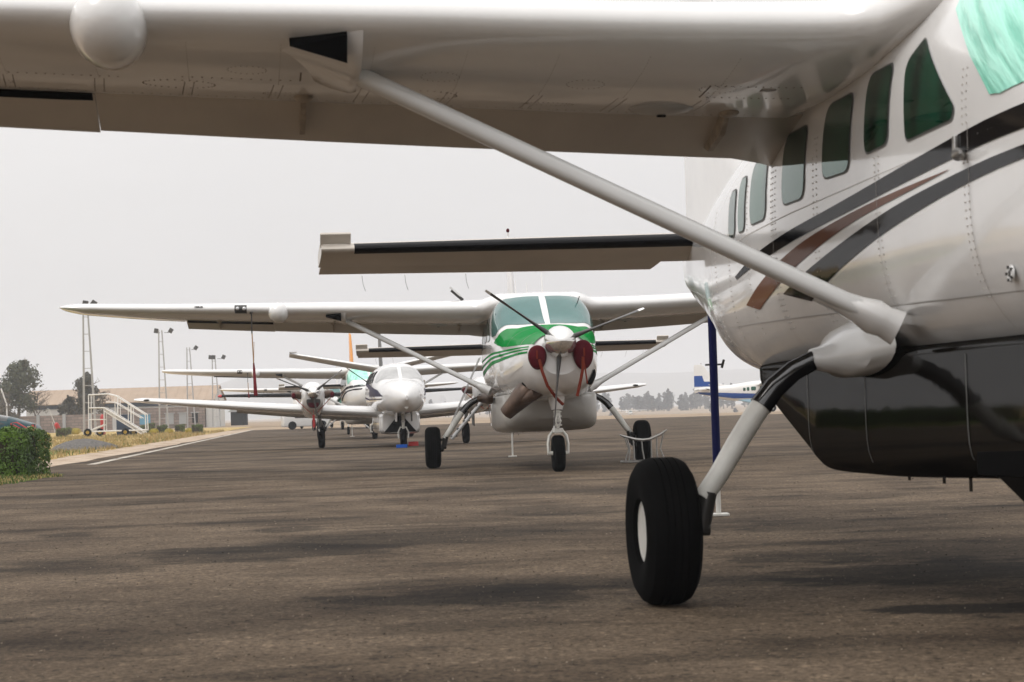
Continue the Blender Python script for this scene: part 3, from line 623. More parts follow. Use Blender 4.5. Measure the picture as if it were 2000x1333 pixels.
# ---------------- liveries
liv_A = [  # (aft, z) outlines of the painted bands
    ([(-4.6, 2.02), (-3.4, 2.08), (-2.297, 2.062), (-1.378, 1.999), (-.944, 1.965), (-.15, 1.89), (.821, 1.875), (1.626, 1.834), (2.404, 1.715), (2.353, 1.694), (1.132, 1.786), (-.443, 1.852), (-.938, 1.895), (-1.451, 1.905), (-1.996, 1.935), (-2.286, 1.959), (-3.4, 1.97), (-4.6, 1.93)], 1, (-1, 1)),
    ([(-4.6, 1.90), (-2.28, 1.903), (-.972, 1.815), (-.463, 1.752), (.616, 1.62), (1.165, 1.543), (.636, 1.465), (.172, 1.556), (-.971, 1.732), (-2.276, 1.855), (-4.6, 1.84)], 1, (-1, 1)),
    ([(-1.5, 1.885), (-.932, 1.862), (-.313, 1.848), (.322, 1.816), (1.011, 1.73), (2.166, 1.528), (1.82, 1.484), (1.4, 1.53), (.53, 1.68), (.108, 1.764), (-.5, 1.81), (-.952, 1.835)], 2, (-1, 1))]
def band(top, bot, n=26):   # the two edges of a painted band, resampled as smooth curves
    def rs(t): t = sorted(t); a0, a1 = t[0][0], t[-1][0]; return [(a0+(a1-a0)*i/n, interp(t, a0+(a1-a0)*i/n, 1)) for i in range(n+1)]
    return rs(top)+list(reversed(rs(bot)))
liv_A = [(band([(-4.6, 2.09), (-3.4, 2.085), (-2.297, 2.058), (-1.378, 2.0), (-.6, 1.945), (.2, 1.895), (1.0, 1.85), (1.7, 1.80), (2.4, 1.715)], [(-4.6, 2.0), (-3.4, 1.99), (-2.286, 1.962), (-1.7, 1.935), (-.943, 1.893), (-.2, 1.852), (.5, 1.815), (1.132, 1.776), (1.8, 1.735), (2.353, 1.694)]), 1, (-1, 1)),
    (band([(-4.6, 1.94), (-3.4, 1.935), (-2.28, 1.90), (-1.6, 1.862), (-.972, 1.818), (-.463, 1.766), (.1, 1.695), (.616, 1.62), (1.165, 1.535)], [(-4.6, 1.88), (-3.4, 1.88), (-2.276, 1.848), (-1.6, 1.80), (-.971, 1.737), (-.4, 1.662), (.172, 1.565), (.636, 1.465)]), 1, (-1, 1)),
    (band([(-1.5, 1.888), (-.932, 1.872), (-.313, 1.846), (.322, 1.804), (1.011, 1.73), (1.6, 1.64), (2.166, 1.528)], [(-1.495, 1.884), (-.952, 1.846), (-.4, 1.808), (.108, 1.757), (.53, 1.70), (1.1, 1.61), (1.82, 1.484)]), 2, (-1, 1))]
A = highwing((2.462, 9.863), R(7.873), 'large white airplane with black belly pod and black and brown stripes, wing overhead in front', dict(hi=1, wingdetail=1, rivets=1, radar=1, pod='pod_black', c1='black_gloss', c2='brown', livery=liv_A, shield='shade', ant=0, gearfair='strut', blades=(90, 210, 330)))
bm = bmesh.new()
for a, z, r in ((-2.0, 1.42, .05),):
    x = -FUS.hw(a, z); lathe(bm, [(-.012, .035), (-.02, .03), (-.02, .0)], 'X', (x, a, z), 14); sph(bm, (x-.012, a, z), .02, (.6, 1, 1), 1, 10)
    for q in range(5): box(bm, (x-.02, a+.026*math.cos(q*1.257), z+.026*math.sin(q*1.257)), (.01, .012, .012), 1)
ob('fuel_drain', bm, ['strut', 'dmetal'], A)
bm = bmesh.new(); x = -FUS.hw(-1.75, 1.93)
tube(bm, [(x, -1.66, 1.925), (x-.04, -1.70, 1.925), (x-.06, -1.78, 1.925)], [.02, .028, .008], 10); box(bm, (x-.012, -1.60, 1.985), (.02, .03, .06), 1, None, .004)
ob('static_probe', bm, ['metal', 'strut'], A)
bm = bmesh.new(); rings(bm, [[(-.64+dx, -1.36, .615), (-.64+dx, -2.6, .63), (-.36+dx, -2.6, .36), (-.36+dx, -1.36, .33)] for dx in (0, .02)]); ob('cargo_pod_door', bm, 'boot', A)
bm = bmesh.new(); box(bm, (-.715, -1.98, .87), (.03, 1.22, .50), 0, None, .012); ob('cargo_pod_opening', bm, 'dark', A)

liv_B = [([(-4.75, 1.875), (-2.2, 1.875), (1.5, 1.80), (1.5, 1.77), (-2.2, 1.84), (-4.75, 1.855)], 1, (-1, 1)), ([(-4.75, 1.84), (-2.2, 1.815), (1.5, 1.70), (1.5, 1.66), (-2.2, 1.775), (-4.75, 1.82)], 1, (-1, 1)),
         ([(-4.75, 1.80), (-2.2, 1.745), (1.5, 1.60), (1.5, 1.52), (-2.2, 1.69), (-4.75, 1.77)], 1, (-1, 1)), ([(1.7, 1.80), (3.6, 2.3), (4.6, 2.35), (2.4, 1.7)], 1, (-1, 1))]
def thz(a, z): return math.degrees(FUS.th(a, z))
topB = [(-4.82, thz(-4.82, 1.895)), (-4.3, thz(-4.3, 1.905)), (-3.6, thz(-3.6, 1.915)), (-3.0, thz(-3.0, 1.93)), (-2.5, thz(-2.5, 1.965)), (-2.15, thz(-2.15, 2.02)), (-2.38, thz(-2.38, 2.10)), (-2.62, 42), (-2.86, 58), (-2.95, 74), (-2.98, 90)]
topB = topB + [(a, 180-t) for a, t in reversed(topB[:-1])]
B = highwing((.385, 34.164), R(3.634), 'white airplane with green nose, dark propeller and red inlet plugs, facing the camera', dict(hi=1, radar=1, pod='hull_grey', c1='green', livery=liv_B, top=[(topB, 1)], shield='glassB', nose=1, ant=1, gearfair='exh'))
# airstair of B, let down on its right side
bm = bmesh.new()
for dy in (-.28, .28):
    tube(bm, [(-.80, 2.7+dy, 1.12), (-1.38, 2.7+dy, .45)], .014, 6, flat=((1, 0, 1), 1.8)); 
    tube(bm, [(-.82, 2.7+dy, 1.92), (-1.50, 2.7+dy, .46)], .008, 5, 0)
for i in range(5):
    t = i/4; box(bm, (-.86-.48*t, 2.7, 1.05-.55*t), (.12, .56, .02), 1)
ob('airstair', bm, ['galv', 'dmetal'], B)
far = dict(far=1, pod='white2', strut=1)
D = highwing((-5.95, 80.0), R(9.2), 'airplane with mint green windshield cover and orange fin, behind the low wing twin', dict(far=1, radar=1, pod='hull_grey', livery=liv_A, c1='black_gloss', shield='shade', finmat='orange', glass='glass', flap=4))
Ee = highwing((-11.6, 134.0), R(6.5), 'farthest airplane of the row, only its white wing showing behind the twin', dict(far=1, pod='hull_grey', shield='glassB', flap=2))
livG = [([(-4.4, 1.35), (6.6, 1.98), (6.9, 1.85), (3.4, 1.30), (-4.4, 1.20)], 1, (-1, 1))]
G_ = highwing((23.4, 182), R(83), 'blue and white airplane parked side on across the apron', dict(far=1, pod='lblue', c1='blue', livery=livG, shield='glassB', fincolor=lambda c: c.z < 3.75-(6.95-c.y)*.72 and c.z > 2.42, flap=2))

# ---------------------------------------------------------------- low-wing twin with split windshield
TW = Loft([(-5.62, .03, 1.30, 1.42, 1.36, 2, 2), (-5.55, .13, 1.22, 1.50, 1.36, 2, 2), (-5.3, .28, 1.10, 1.64, 1.37, 2.1, 2.1), (-4.8, .46, .98, 1.78, 1.38, 2.3, 2.3), (-4.1, .60, .92, 1.86, 1.40, 2.4, 2.4), (-3.5, .66, .90, 1.90, 1.42, 2.5, 2.5), (-3.15, .70, .89, 2.02, 1.45, 2.5, 2.6), (-2.7, .73, .88, 2.22, 1.5, 2.5, 2.7), (-2.3, .75, .88, 2.33, 1.52, 2.5, 2.7), (-1.5, .76, .88, 2.40, 1.52, 2.5, 2.7), (1.5, .75, .90, 2.38, 1.52, 2.5, 2.6), (3.0, .62, 1.02, 2.26, 1.55, 2.4, 2.4), (4.6, .38, 1.30, 2.12, 1.66, 2.2, 2.2), (6.0, .16, 1.62, 2.04, 1.8, 2, 2), (6.6, .06, 1.78, 2.0, 1.88, 2, 2)])
TWW = [(0, -1.15, .96, 2.0, 2.5, .17), (2.4, -1.10, 1.12, 1.85, 2.5, .165), (7.3, -.55, 1.545, 1.08, 1, .13), (7.52, -.40, 1.565, .8, 1, .08)]
TWT = [(0, 5.65, 2.42, 1.45, 6, .11), (2.94, 6.55, 3.00, .90, 6, .10)]
def twin(loc, yaw):
    root = empty('parked_airplane', (*loc, 0), yaw, 'white low wing twin airplane with split windshield and purple side stripe', 'airplane')
    bm = bmesh.new(); TW.mesh(bm, -5.62, 6.6, 60, 48)
    for s in (-1, 1):
        decal(bm, [(-4.3, 1.43), (-3.3, 1.62), (-1.5, 1.78), (2.8, 1.95), (2.8, 1.9), (-1.0, 1.66), (-1.0, 1.45), (-4.3, 1.42)], s, 1, .004, loft=TW)
        decal(bm, [(-4.2, 1.36), (-1.0, 1.38), (2.8, 1.5), (2.8, 1.44), (-1.0, 1.34), (-4.2, 1.335)], s, 1, .004, loft=TW)
    ob('fuselage', bm, ['white', 'navy'], root)
    for s in (1, -1):
        def T(a, z): return math.degrees(TW.th(a, z))
        pn = [(-3.42, 88), (-3.38, 70), (-3.2, T(-3.2, 1.86)+8), (-3.0, T(-3.0, 1.80)), (-2.75, T(-2.75, 1.82)), (-2.55, T(-2.55, 2.0)), (-2.45, T(-2.45, 2.17)), (-2.5, 68), (-2.58, 88)]
        pn = rpoly([(a, t if s > 0 else 180-t) for a, t in pn], .04, 2)
        bm = bmesh.new(); patch(bm, pn, .08, 4, lambda a, t: TW.pt(a, R(t), .005)); ob('windshield', bm, 'glassC', root, sharp=80)
        for k in range(6):
            a = -2.2+k*.72
            bm = bmesh.new(); decal(bm, rpoly([(a, 1.82), (a+.42, 1.82), (a+.42, 2.16), (a, 2.16)], .08), s, 0, .005, loft=TW); ob('window', bm, 'dark', root)
    for s in (-1, 1):
        bm = bmesh.new(); wing_solid(bm, TWW, s, .1, 7.52, 0, 1.0, n=14, k=14); wg = ob('wing', bm, ['white'], root, sharp=35)
        bm = bmesh.new(); wing_solid(bm, TWW, s, .8, 4.6, .72, 1.03, R(14), n=4, k=4)
        for v in bm.verts: v.co.z -= .012
        ob('flap', bm, 'grey', wg)
        bm = bmesh.new(); sph(bm, wpt(TWW, 7.15, .01, True, s), .04, (2.2, 1, .8)); ob('landing_light', bm, 'dmetal', wg)
        # nacelle
        N = Loft([(-2.78, .22, 1.30, 1.78, 1.54, 2.1, 2.1), (-2.70, .29, 1.20, 1.86, 1.52, 2.2, 2.2), (-2.3, .34, 1.08, 1.92, 1.50, 2.3, 2.3), (-1.2, .37, .95, 1.93, 1.45, 2.4, 2.4), (0, .34, .88, 1.75, 1.3, 2.3, 2.3), (1.3, .15, 1.05, 1.35, 1.2, 2, 2)])
        N_c = s*2.42
        bm = bmesh.new(); loops = []
        for i in range(24):
            a = -2.78+4.08*i/23; loops.append([N.pt(a, 2*math.pi*(j+.5)/28)+Vector((N_c, 0, 0)) for j in range(28)])
        rings(bm, loops); nc = ob('engine_nacelle', bm, 'white', root)
        bm = bmesh.new(); prism(bm, rpoly([(N_c-.20, 1.42), (N_c+.20, 1.42), (N_c+.19, 1.28), (N_c+.1, 1.17), (N_c-.1, 1.17), (N_c-.19, 1.28)], .05), 'Y', -2.80, -2.6, 1); prism(bm, rpoly([(N_c-.16, 1.32), (N_c+.16, 1.32), (N_c+.12, 1.21), (N_c, 1.18), (N_c-.12, 1.21)], .04), 'Y', -2.83, -2.7, 0); ob('chin_plug', bm, ['plug', 'dmetal'], nc)
        bm = bmesh.new(); lathe(bm, [(-.44, 0), (-.42, .04), (-.32, .11), (-.18, .16), (0, .19), (.02, .19)], 'Y', (N_c, -2.80, 1.60), 24); bmesh.ops.translate(bm, verts=bm.verts, vec=(0, 0, 0)); ob('spinner', bm, 'spin', nc)
        for a in (157, 37, 277): ob('propeller_blade', blade_bm(1.10, a, (N_c, -2.92, 1.60), w0=.085), ['dmetal', 'bladetip'], nc)
        for e in (-1, 1):
            bm = bmesh.new(); tube(bm, [(N_c+e*.25, -2.3, 1.52), (N_c+e*.42, -2.32, 1.55), (N_c+e*.50, -2.2, 1.57), (N_c+e*.52, -2.05, 1.57)], [.10, .105, .10, .09], 14)
            sph(bm, (N_c+e*.54, -2.34, 1.53), .085, (.8, .8, 1), 1); ob('exhaust_stub', bm, ['exh', 'plug'], nc)
            bm = bmesh.new(); tube(bm, [(N_c+e*.5, -2.36, 1.46), (N_c+e*.3, -2.6, 1.25), (N_c+e*.05, -2.7, 1.0)], .012, 5); ob('strap', bm, 'strap', nc)
        if s < 0:
            bm = bmesh.new(); rings(bm, [[(N_c+x, -2.5+dy, z) for x, z in ((-.03, .98), (.03, .98), (.04, .68), (.0, .60), (-.04, .66))] for dy in (0, .01)]); tube(bm, [(N_c, -2.5, 1.3), (N_c, -2.5, .95)], .006, 4); ob('streamer', bm, 'red', nc)
        # main gear
        bm = bmesh.new(); tube(bm, [(s*2.18, .3, 1.05), (s*2.16, .3, .33)], [.05, .04], 12); tube(bm, [(s*2.14, .32, .8), (s*2.05, .4, .55), (s*2.14, .32, .35)], .02, 6); gr = ob('main_gear', bm, 'grey', root)
        bm = bmesh.new(); rings(bm, [[(s*2.36, y, z) for y, z in ((-.1, .98), (.7, .98), (.6, .55), (0, .50))], [(s*2.38, y, z) for y, z in ((-.1, .98), (.7, .98), (.6, .55), (0, .50))]]); ob('gear_door', bm, 'dmetal', gr)
        wheel(gr, (s*2.14, .3, .31), .31, .20, n=32)
    P = Loft([(-2.6, .50, .40, .98, .7, 5, 5), (-2.4, .58, .36, .98, .7, 6, 6), (1.2, .58, .36, .98, .7, 6, 6), (2.2, .4, .8, .98, .9, 4, 4)])
    bm = bmesh.new(); P.mesh(bm, -2.6, 2.2, 24, 32); prism(bm, [(-.12, .97), (.12, .97), (.14, .80), (.46, .42), (-.46, .42), (-.14, .80)], 'Y', -2.66, -2.58, 1)
    ob('cargo_pod', bm, ['white', 'dark'], root)
    bm = bmesh.new(); lathe(bm, [(-.01, .05), (0, .06)], 'Y', (0, -5.33, 1.12), 12); box(bm, (0, -5.50, 1.40), (.16, .06, .08), 0, None, .02); ob('nose_lamp', bm, 'rim', root)
    bm = bmesh.new(); tube(bm, [(0, -3.9, 1.0), (0, -3.82, .52)], [.055, .035], 12); box(bm, (0, -3.86, .72), (.10, .08, .05), 1); ng = ob('nose_gear', bm, ['rim', 'metal'], root)
    bm = bmesh.new(); tube(bm, [(-.13, -3.81, .26), (-.14, -3.81, .42), (-.08, -3.81, .56), (.08, -3.81, .56), (.14, -3.81, .42), (.13, -3.81, .26)], .022, 8); ob('fork', bm, 'rim', ng)
    wheel(ng, (0, -3.81, .26), .26, .17, n=28)
    for s in (-1, 1):
        bm = bmesh.new(); rings(bm, [[(s*.22+d, y, z) for y, z in ((-4.5, .98), (-3.7, .95), (-3.8, .72), (-4.4, .72))] for d in (0, .02)]); ob('gear_door', bm, 'white', ng)
    bm = bmesh.new(); loops = []
    for z, le, te, t in ((1.9, 4.6, 6.8, .05), (2.4, 5.4, 6.95, .06), (3.2, 5.9, 7.1, .05), (3.98, 6.3, 7.2, .035), (4.05, 6.5, 7.15, .012)): loops.append([Vector((x, y, z)) for x, y in [(0, le), (t, le+(te-le)*.3), (.01, te), (-.01, te), (-t, le+(te-le)*.3)]])
    rings(bm, loops); ob('fin', bm, 'dmetal', root)
    for s in (-1, 1):
        bm = bmesh.new(); wing_solid(bm, TWT, s, 0, 2.94, 0, 1.0, n=6, k=8); tp = ob('tailplane', bm, 'white2', root, sharp=35)
        bm = bmesh.new(); box(bm, (s*2.82, 6.55, 3.04), (.24, .14, .03), 0, None, .008); ob('elevator_horn', bm, 'grey', tp)
    return root
C_ = twin((-3.547, 59.207), R(7.05))

# ---------------------------------------------------------------- light aircraft
def light(loc, yaw, label, high=True, boots=False, z0=0, wl=5.5):
    root = empty('light_airplane', (*loc, z0), yaw, label, 'airplane')
    L_ = Loft([(-2.0, .28, .85, 1.25, 1.05, 2.3, 2.3), (-1.2, .48, .72, 1.38, 1.05, 2.5, 2.5), (-.5, .54, .68, 1.85, 1.1, 2.7, 2.6), (.8, .54, .70, 1.92, 1.1, 2.7, 2.6), (2.5, .3, 1.0, 1.55, 1.2, 2.2, 2.2), (5.4, .06, 1.25, 1.42, 1.33, 2, 2)])
    bm = bmesh.new(); L_.mesh(bm, -2, 5.4, 30, 28)
    ob('fuselage', bm, ['white2'], root)
    bm = bmesh.new(); patch(bm, [(-1.05, 30), (-.45, 30), (-.45, 150), (-1.05, 150)], .1, 8, lambda a, t: L_.pt(a, R(t), .01)); ob('windshield', bm, 'glass', root)
    zw = 1.93 if high else .92
    T_ = [(0, -.6, zw, 1.6, 2, .13), (wl*.45, -.6, zw+(.04 if high else .2), 1.6, 2, .13), (wl, -.35, zw+(.1 if high else .45), 1.1, 1, .11)]
    for s in (-1, 1):
        bm = bmesh.new(); wing_solid(bm, T_, s, 0, wl, 0, 1, n=6, k=8)
        for f in bm.faces:
            c = f.calc_center_median()
            if boots and c.y < interp(T_, abs(c.x), 1)+.35: f.material_index = 1
        wg = ob('wing', bm, ['white2', 'boot'], root, sharp=35)
        bm = bmesh.new(); sph(bm, (s*(wl+.05), -.05, zw+(.1 if high else .45)), .10, (1.5, 2.4, .8), 0, 12); ob('wing_tip_light', bm, 'red' if boots or not high else 'white2', wg)
        bm = bmesh.new(); tube(bm, [(s*.5, .2, .75), (s*1.15, .25, .22)], .035, 6); gr = ob('main_gear', bm, 'white2', root)
        bm = bmesh.new(); lathe(bm, [(-.07, .1), (-.07, .19), (0, .22), (.07, .19), (.07, .1)], 'X', (s*1.2, .25, .22), 20); ob('tyre', bm, 'tyre', gr)
        bm = bmesh.new(); box(bm, (s*.85, 5.0, 1.3), (1.6, .8, .05), 0, None, .02); ob('tailplane', bm, 'white2', root)
        if high: bm = bmesh.new(); tube(bm, [(s*.5, 0, .75), (s*wl*.45, -.1, zw)], .035, 6); ob('wing_strut', bm, 'white2', root)
    bm = bmesh.new(); prism(bm, [(4.2, 1.4), (5.1, 2.65), (5.5, 2.65), (5.45, 1.3)], 'X', -.03, .03); ob('fin', bm, 'white2', root)
    bm = bmesh.new(); tube(bm, [(0, -1.6, .8), (0, -1.65, .2)], .03, 6); ng = ob('nose_gear', bm, 'white2', root)
    bm = bmesh.new(); lathe(bm, [(-.06, .1), (-.06, .17), (0, .2), (.06, .17), (.06, .1)], 'X', (0, -1.65, .2), 20); ob('tyre', bm, 'tyre', ng)
    bm = bmesh.new(); lathe(bm, [(-.3, 0), (-.25, .07), (0, .15)], 'Y', (0, -2.02, 1.05), 14); tube(bm, [(-.6, -2.1, 1.5), (.6, -2.1, .6)], [.03, .03], 6, flat=((0, 1, 0), 2)); ob('propeller', bm, 'dmetal', root)
    return root
light((-8.1, 97), R(7), 'light airplane with black wing edges and red wing tips behind the twin', True, True, wl=5.95)
light((38.6, 668), R(12), 'tiny distant light airplane on the tan field under the hazy trees', True, False, z0=terr(38.6, 668) if 0 else -2.62)
light((-14.9, 152), R(25), 'light airplane with thin low wing and red wing tips beyond the twin', False, False, wl=4.8)

# ---------------------------------------------------------------- ground
APRON_FAR = lambda x: 153.0 - .25*(x-6)*.9
bm = bmesh.new()
xs = [-4200, -3000, -1200, -500, -250, -120, -60, -30, -10, 10, 30, 60, 120, 250, 500, 1200, 3000, 4200]; ys = [-200, 0, 60, 120, 160, 200, 260, 340, 450, 600, 700, 850, 1100, 1600, 2400, 3600, 5200]
def terr(x, y):
    k = max(0, min(1, (y-165)/420)); k = k*k*(3-2*k); r = max(0, min(1, (x+25)/60)) if y < 500 else 1
    up_ = max(0, min(1, (y-720)/400))
    return -.04 - 2.6*k*r + 1.2*up_*r
V = [[bm.verts.new((x, y, terr(x, y))) for x in xs] for y in ys]
for i in range(len(ys)-1):
    for j in range(len(xs)-1): bm.faces.new((V[i][j], V[i][j+1], V[i+1][j+1], V[i+1][j]))
ob('ground', bm, 'field', kind='structure')
EDGE = lambda y: -10.106 - .0905*(y-42.8)      # asphalt edge on the left, parallel to the row
bm = bmesh.new()
pts = [(EDGE(42.8)+.0905*52, -10)]
ys_ = [-10, 20, 28, 31, 34, 36, 38, 41, 44, 47, 50]+[54+5*i for i in range(21)]
left = []
for y in ys_:
    e = EDGE(y)
    if y < 40: e += min(1, (40-y)/6)*.55
    left.append((e+.10*math.sin(y*1.7)+.08*math.sin(y*.63+1), y))
right = [(70, y) for y in ys_]
Vl = [bm.verts.new((x, y, 0)) for x, y in left]; Vr = [bm.verts.new((x, y if y < 140 else y-12*(y-140)/14, 0)) for x, y in right]
for i in range(len(ys_)-1): bm.faces.new((Vl[i], Vr[i], Vr[i+1], Vl[i+1]))
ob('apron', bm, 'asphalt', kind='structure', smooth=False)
def strip(name, l, r, z, m_, y0, y1, step=1.2, jl=0, jr=0, **kw):
    bm = bmesh.new(); n = max(1, int((y1-y0)/step)); pv = None
    for i in range(n+1):
        y = y0+(y1-y0)*i/n; a = l(y)+jl*noise.noise(Vector((y*.7, 1.3, 0))); b = r(y)+jr*noise.noise(Vector((y*.9, 5.1, 0)))
        cur = [bm.verts.new((a+(b-a)*k/3, y, z+(.0))) for k in range(4)]
        if pv:
            for k in range(3): bm.faces.new((pv[k], pv[k+1], cur[k+1], cur[k]))
        pv = cur
    return ob(name, bm, m_, smooth=False, kind='structure', **kw)
GR = lambda y: EDGE(y)-1.5+.0*y
strip('dirt_strip', lambda y: EDGE(y)-3.2, lambda y: EDGE(y)+.05, -.012, 'dirt', 40.5, 156, jr=.3)
strip('grass_verge', lambda y: EDGE(y)-75, lambda y: GR(y)-.0045*(y-50), -.006, 'drygrass', 41, 215, jr=.7)
strip('green_patch', lambda y: -20, lambda y: -14.6-.09*(y-66), -.001, 'greengrass', 63, 74, jl=2, jr=1.0)
strip('hedge_bed', lambda y: -16, lambda y: -8.35-.02*(y-33)-(0 if y < 37.5 else (y-37.5)*.5), .006, 'greengrass', 30, 40.5, step=.4, jr=.7)
strip('concrete_path', lambda y: -60, lambda y: -20.5-(y-88)*.32, .004, 'concrete', 88, 95.5, jl=0, jr=.2)
LN = lambda y: -9.714-.0972*(y-45.9)
bm = bmesh.new(); y = 45.9
while y < 152:
    L__ = 6.5 if y < 60 else 9
    for k in range(8):
        ya, yb = y+L__*k/8, y+L__*(k+1)/8
        bm.faces.new([bm.verts.new(p) for p in ((LN(ya)-.11, ya, .004), (LN(ya)+.11, ya, .004), (LN(yb)+.11, yb, .004), (LN(yb)-.11, yb, .004))])
    y += L__+.35
ob('edge_line', bm, 'linepaint', kind='structure', smooth=False)
bm = bmesh.new()   # far taxi line and white speck
box(bm, (24, 128, .004), (9, .5, .004)); box(bm, (1.6, 75, .01), (.22, .1, .05)); ob('taxi_line', bm, 'linepaint', kind='structure')
bm = bmesh.new(); rnd = random.Random(3); loops = []
for k, (r, h) in enumerate(((1.25, -.03), (1.1, .06), (.85, .18), (.55, .29), (.25, .36), (.02, .38))):
    loops.append([(-15.9+r*1.02*math.cos(q)*(1+.1*math.sin(3*q+k)), 74+r*2.2*math.sin(q), h+rnd.uniform(-.01, .01)) for q in [2*math.pi*j/40 for j in range(40)]])
rings(bm, loops); ob('gravel_mound', bm, 'gravel', label='low mound of grey gravel on the dry grass verge', cat='gravel mound', kind='stuff')

rg = random.Random(21); bm = bmesh.new()   # loose grit on the worn surface
for i in range(9000):
    y = 5.5+rg.random()**1.6*32; x = rg.uniform(-.28, .28)*y+rg.gauss(0, .3); r_ = rg.uniform(.0018, .005)*(1+y*.035)
    if x < EDGE(max(y, 30))+1: continue
    t_ = [Vector((x+r_*rg.uniform(-1.3, 1.3), y+r_*rg.uniform(-1.3, 1.3), rg.uniform(.3, 1)*r_)) for _ in range(4)]; t_[0].z = r_*1.3; vs_ = [bm.verts.new(p) for p in t_]
    mi_ = 0 if rg.random() < .5 else 1
    for q in ((0, 1, 2), (0, 2, 3), (0, 3, 1)): bm.faces.new([vs_[k] for k in q]).material_index = mi_
M['grit_dark'] = mat('dark_grit', (.035, .028, .022), .9, spec=.1); M['grit_pale'] = mat('pale_grit', (.26, .21, .16), .9, spec=.1)
ob('loose_gravel', bm, ['grit_dark', 'grit_pale'], smooth=False, label='fine loose grit scattered over the worn asphalt', cat='gravel', kind='stuff')
# foliage helpers
def leaf_mat(name, c1, c2, rough=.6):
    m = mat(name, c1, rough, col2=c2, nscale=1.7); b = m.node_tree.nodes['Principled BSDF']; b.inputs['Subsurface Weight'].default_value = 0
    return m
M['hedge'] = leaf_mat('hedge_leaf', (.11, .20, .010), (.026, .058, .005))
M['twig'] = mat('hedge_wood', (.03, .022, .012), .9)
M['bushg'] = leaf_mat('bush_leaf', (.10, .15, .02), (.05, .08, .015)); M['bushy'] = leaf_mat('yellow_leaf', (.50, .38, .03), (.26, .22, .02))
M['treeg'] = leaf_mat('tree_leaf', (.06, .07, .022), (.022, .028, .012)); M['treeb'] = leaf_mat('brown_leaf', (.13, .10, .07), (.07, .06, .04)); M['treed'] = leaf_mat('dark_leaf', (.05, .042, .022), (.018, .018, .010))
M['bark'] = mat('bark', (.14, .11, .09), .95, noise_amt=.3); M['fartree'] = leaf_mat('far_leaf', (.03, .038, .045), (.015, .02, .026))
def leaf(bm, p, nrm, sz, rnd, mi=0):
    nrm = (nrm+Vector((rnd.uniform(-.7, .7), rnd.uniform(-.7, .7), rnd.uniform(-.7, .7)))).normalized()
    a = nrm.orthogonal().normalized(); a = (Matrix.Rotation(rnd.uniform(0, 6.28), 3, nrm) @ a); b = nrm.cross(a)
    f = bm.faces.new([bm.verts.new(p+a*sz), bm.verts.new(p+b*sz*.55), bm.verts.new(p-a*sz), bm.verts.new(p-b*sz*.55)]); f.material_index = mi
def hedge_box(x0, x1, y0, y1, h, n, sz, name, label, cat, m_='hedge', group=None, seed=1, top=0.0):
    rnd = random.Random(seed); bm = bmesh.new(); cx, cy = (x0+x1)/2, (y0+y1)/2; hx, hy = (x1-x0)/2, (y1-y0)/2
    for i in range(n):
        f = rnd.random(); At = 4*hx*hy*1.2; Af = 2*hx*h; As = 2*hy*h; tot = At+2*Af+2*As; r = f*tot
        if r < At: p = Vector((cx+rnd.uniform(-hx, hx), cy+rnd.uniform(-hy, hy), h)); nn = Vector((0, 0, 1))
        elif r < At+Af: p = Vector((cx+rnd.uniform(-hx, hx), y0, rnd.uniform(0, h))); nn = Vector((0, -1, 0))
        elif r < At+2*Af: p = Vector((cx+rnd.uniform(-hx, hx), y1, rnd.uniform(0, h))); nn = Vector((0, 1, 0))
        elif r < At+2*Af+As: p = Vector((x1, cy+rnd.uniform(-hy, hy), rnd.uniform(0, h))); nn = Vector((1, 0, 0))
        else: p = Vector((x0, cy+rnd.uniform(-hy, hy), rnd.uniform(0, h))); nn = Vector((-1, 0, 0))
        q = noise.noise(p*2.2)*.15+noise.noise(p*8)*.08
        p = p+nn*(q*min(1, h*1.4)-abs(rnd.gauss(0, .03)))
        # rounded edges, tucked foot
        for ax, c_, hh in ((0, cx, hx), (1, cy, hy)):
            d_ = (abs(p[ax]-c_)/hh); k = max(0, (p.z-h*.82)/(h*.18)); p[ax] = c_+(p[ax]-c_)*(1-.04*k*d_*d_)*(1-.05*max(0, .3-p.z/h))
        leaf(bm, p, nn, sz*rnd.uniform(.6, 1.3), rnd)
    o = ob(name, bm, m_, smooth=False, label=label, cat=cat, group=group)
    bm = bmesh.new(); box(bm, (cx, cy, h*.46), (2*hx*.93, 2*hy*.93, h*.88), 0, None, min(hx, hy, h)*.2); ob('core', bm, 'twig', o)
    return o
hedge_box(-15, -8.95, 36.8, 38.6, .84, 60000, .026, 'clipped_hedge', 'long clipped green hedge at the left edge of the apron', 'hedge')
def ball(c, r, label, group, seed, squash=.8):
    rnd = random.Random(seed); bm = bmesh.new()
    for i in range(700):
        v = Vector((rnd.gauss(0, 1), rnd.gauss(0, 1), rnd.gauss(0, 1))).normalized(); v.z = abs(v.z) if v.z < -.3 else v.z
        p = Vector((v.x*r, v.y*r, r*squash*(.5+v.z*.9)))*(1+.12*noise.noise(v*3+Vector((seed, 0, 0)))); leaf(bm, p, v, .04, rnd)
    o = ob('round_shrub', bm, 'bushy', smooth=False, loc=(*c, 0), label=label, cat='shrub', group=group)
    bm = bmesh.new(); sph(bm, (0, 0, r*.4), r*.8, (1, 1, squash)); ob('core', bm, 'bushy', o)
cubes = [(-32.0, 135, 'at the left, beside the dark car'), (-32.7, 144.9, 'beside the red wheeled extinguisher'), (-38.4, 172, 'behind the wheeled extinguisher'), (-29.1, 158, 'at the foot of the passenger stairs'), (-34.4, 190, 'just behind the foot of the passenger stairs'), (-26.8, 152.5, 'between two yellow shrubs right of the stairs'), (-26.2, 157, 'in front of the brick building windows'), (-22.3, 141, 'closest to the blue door of the hangar')]
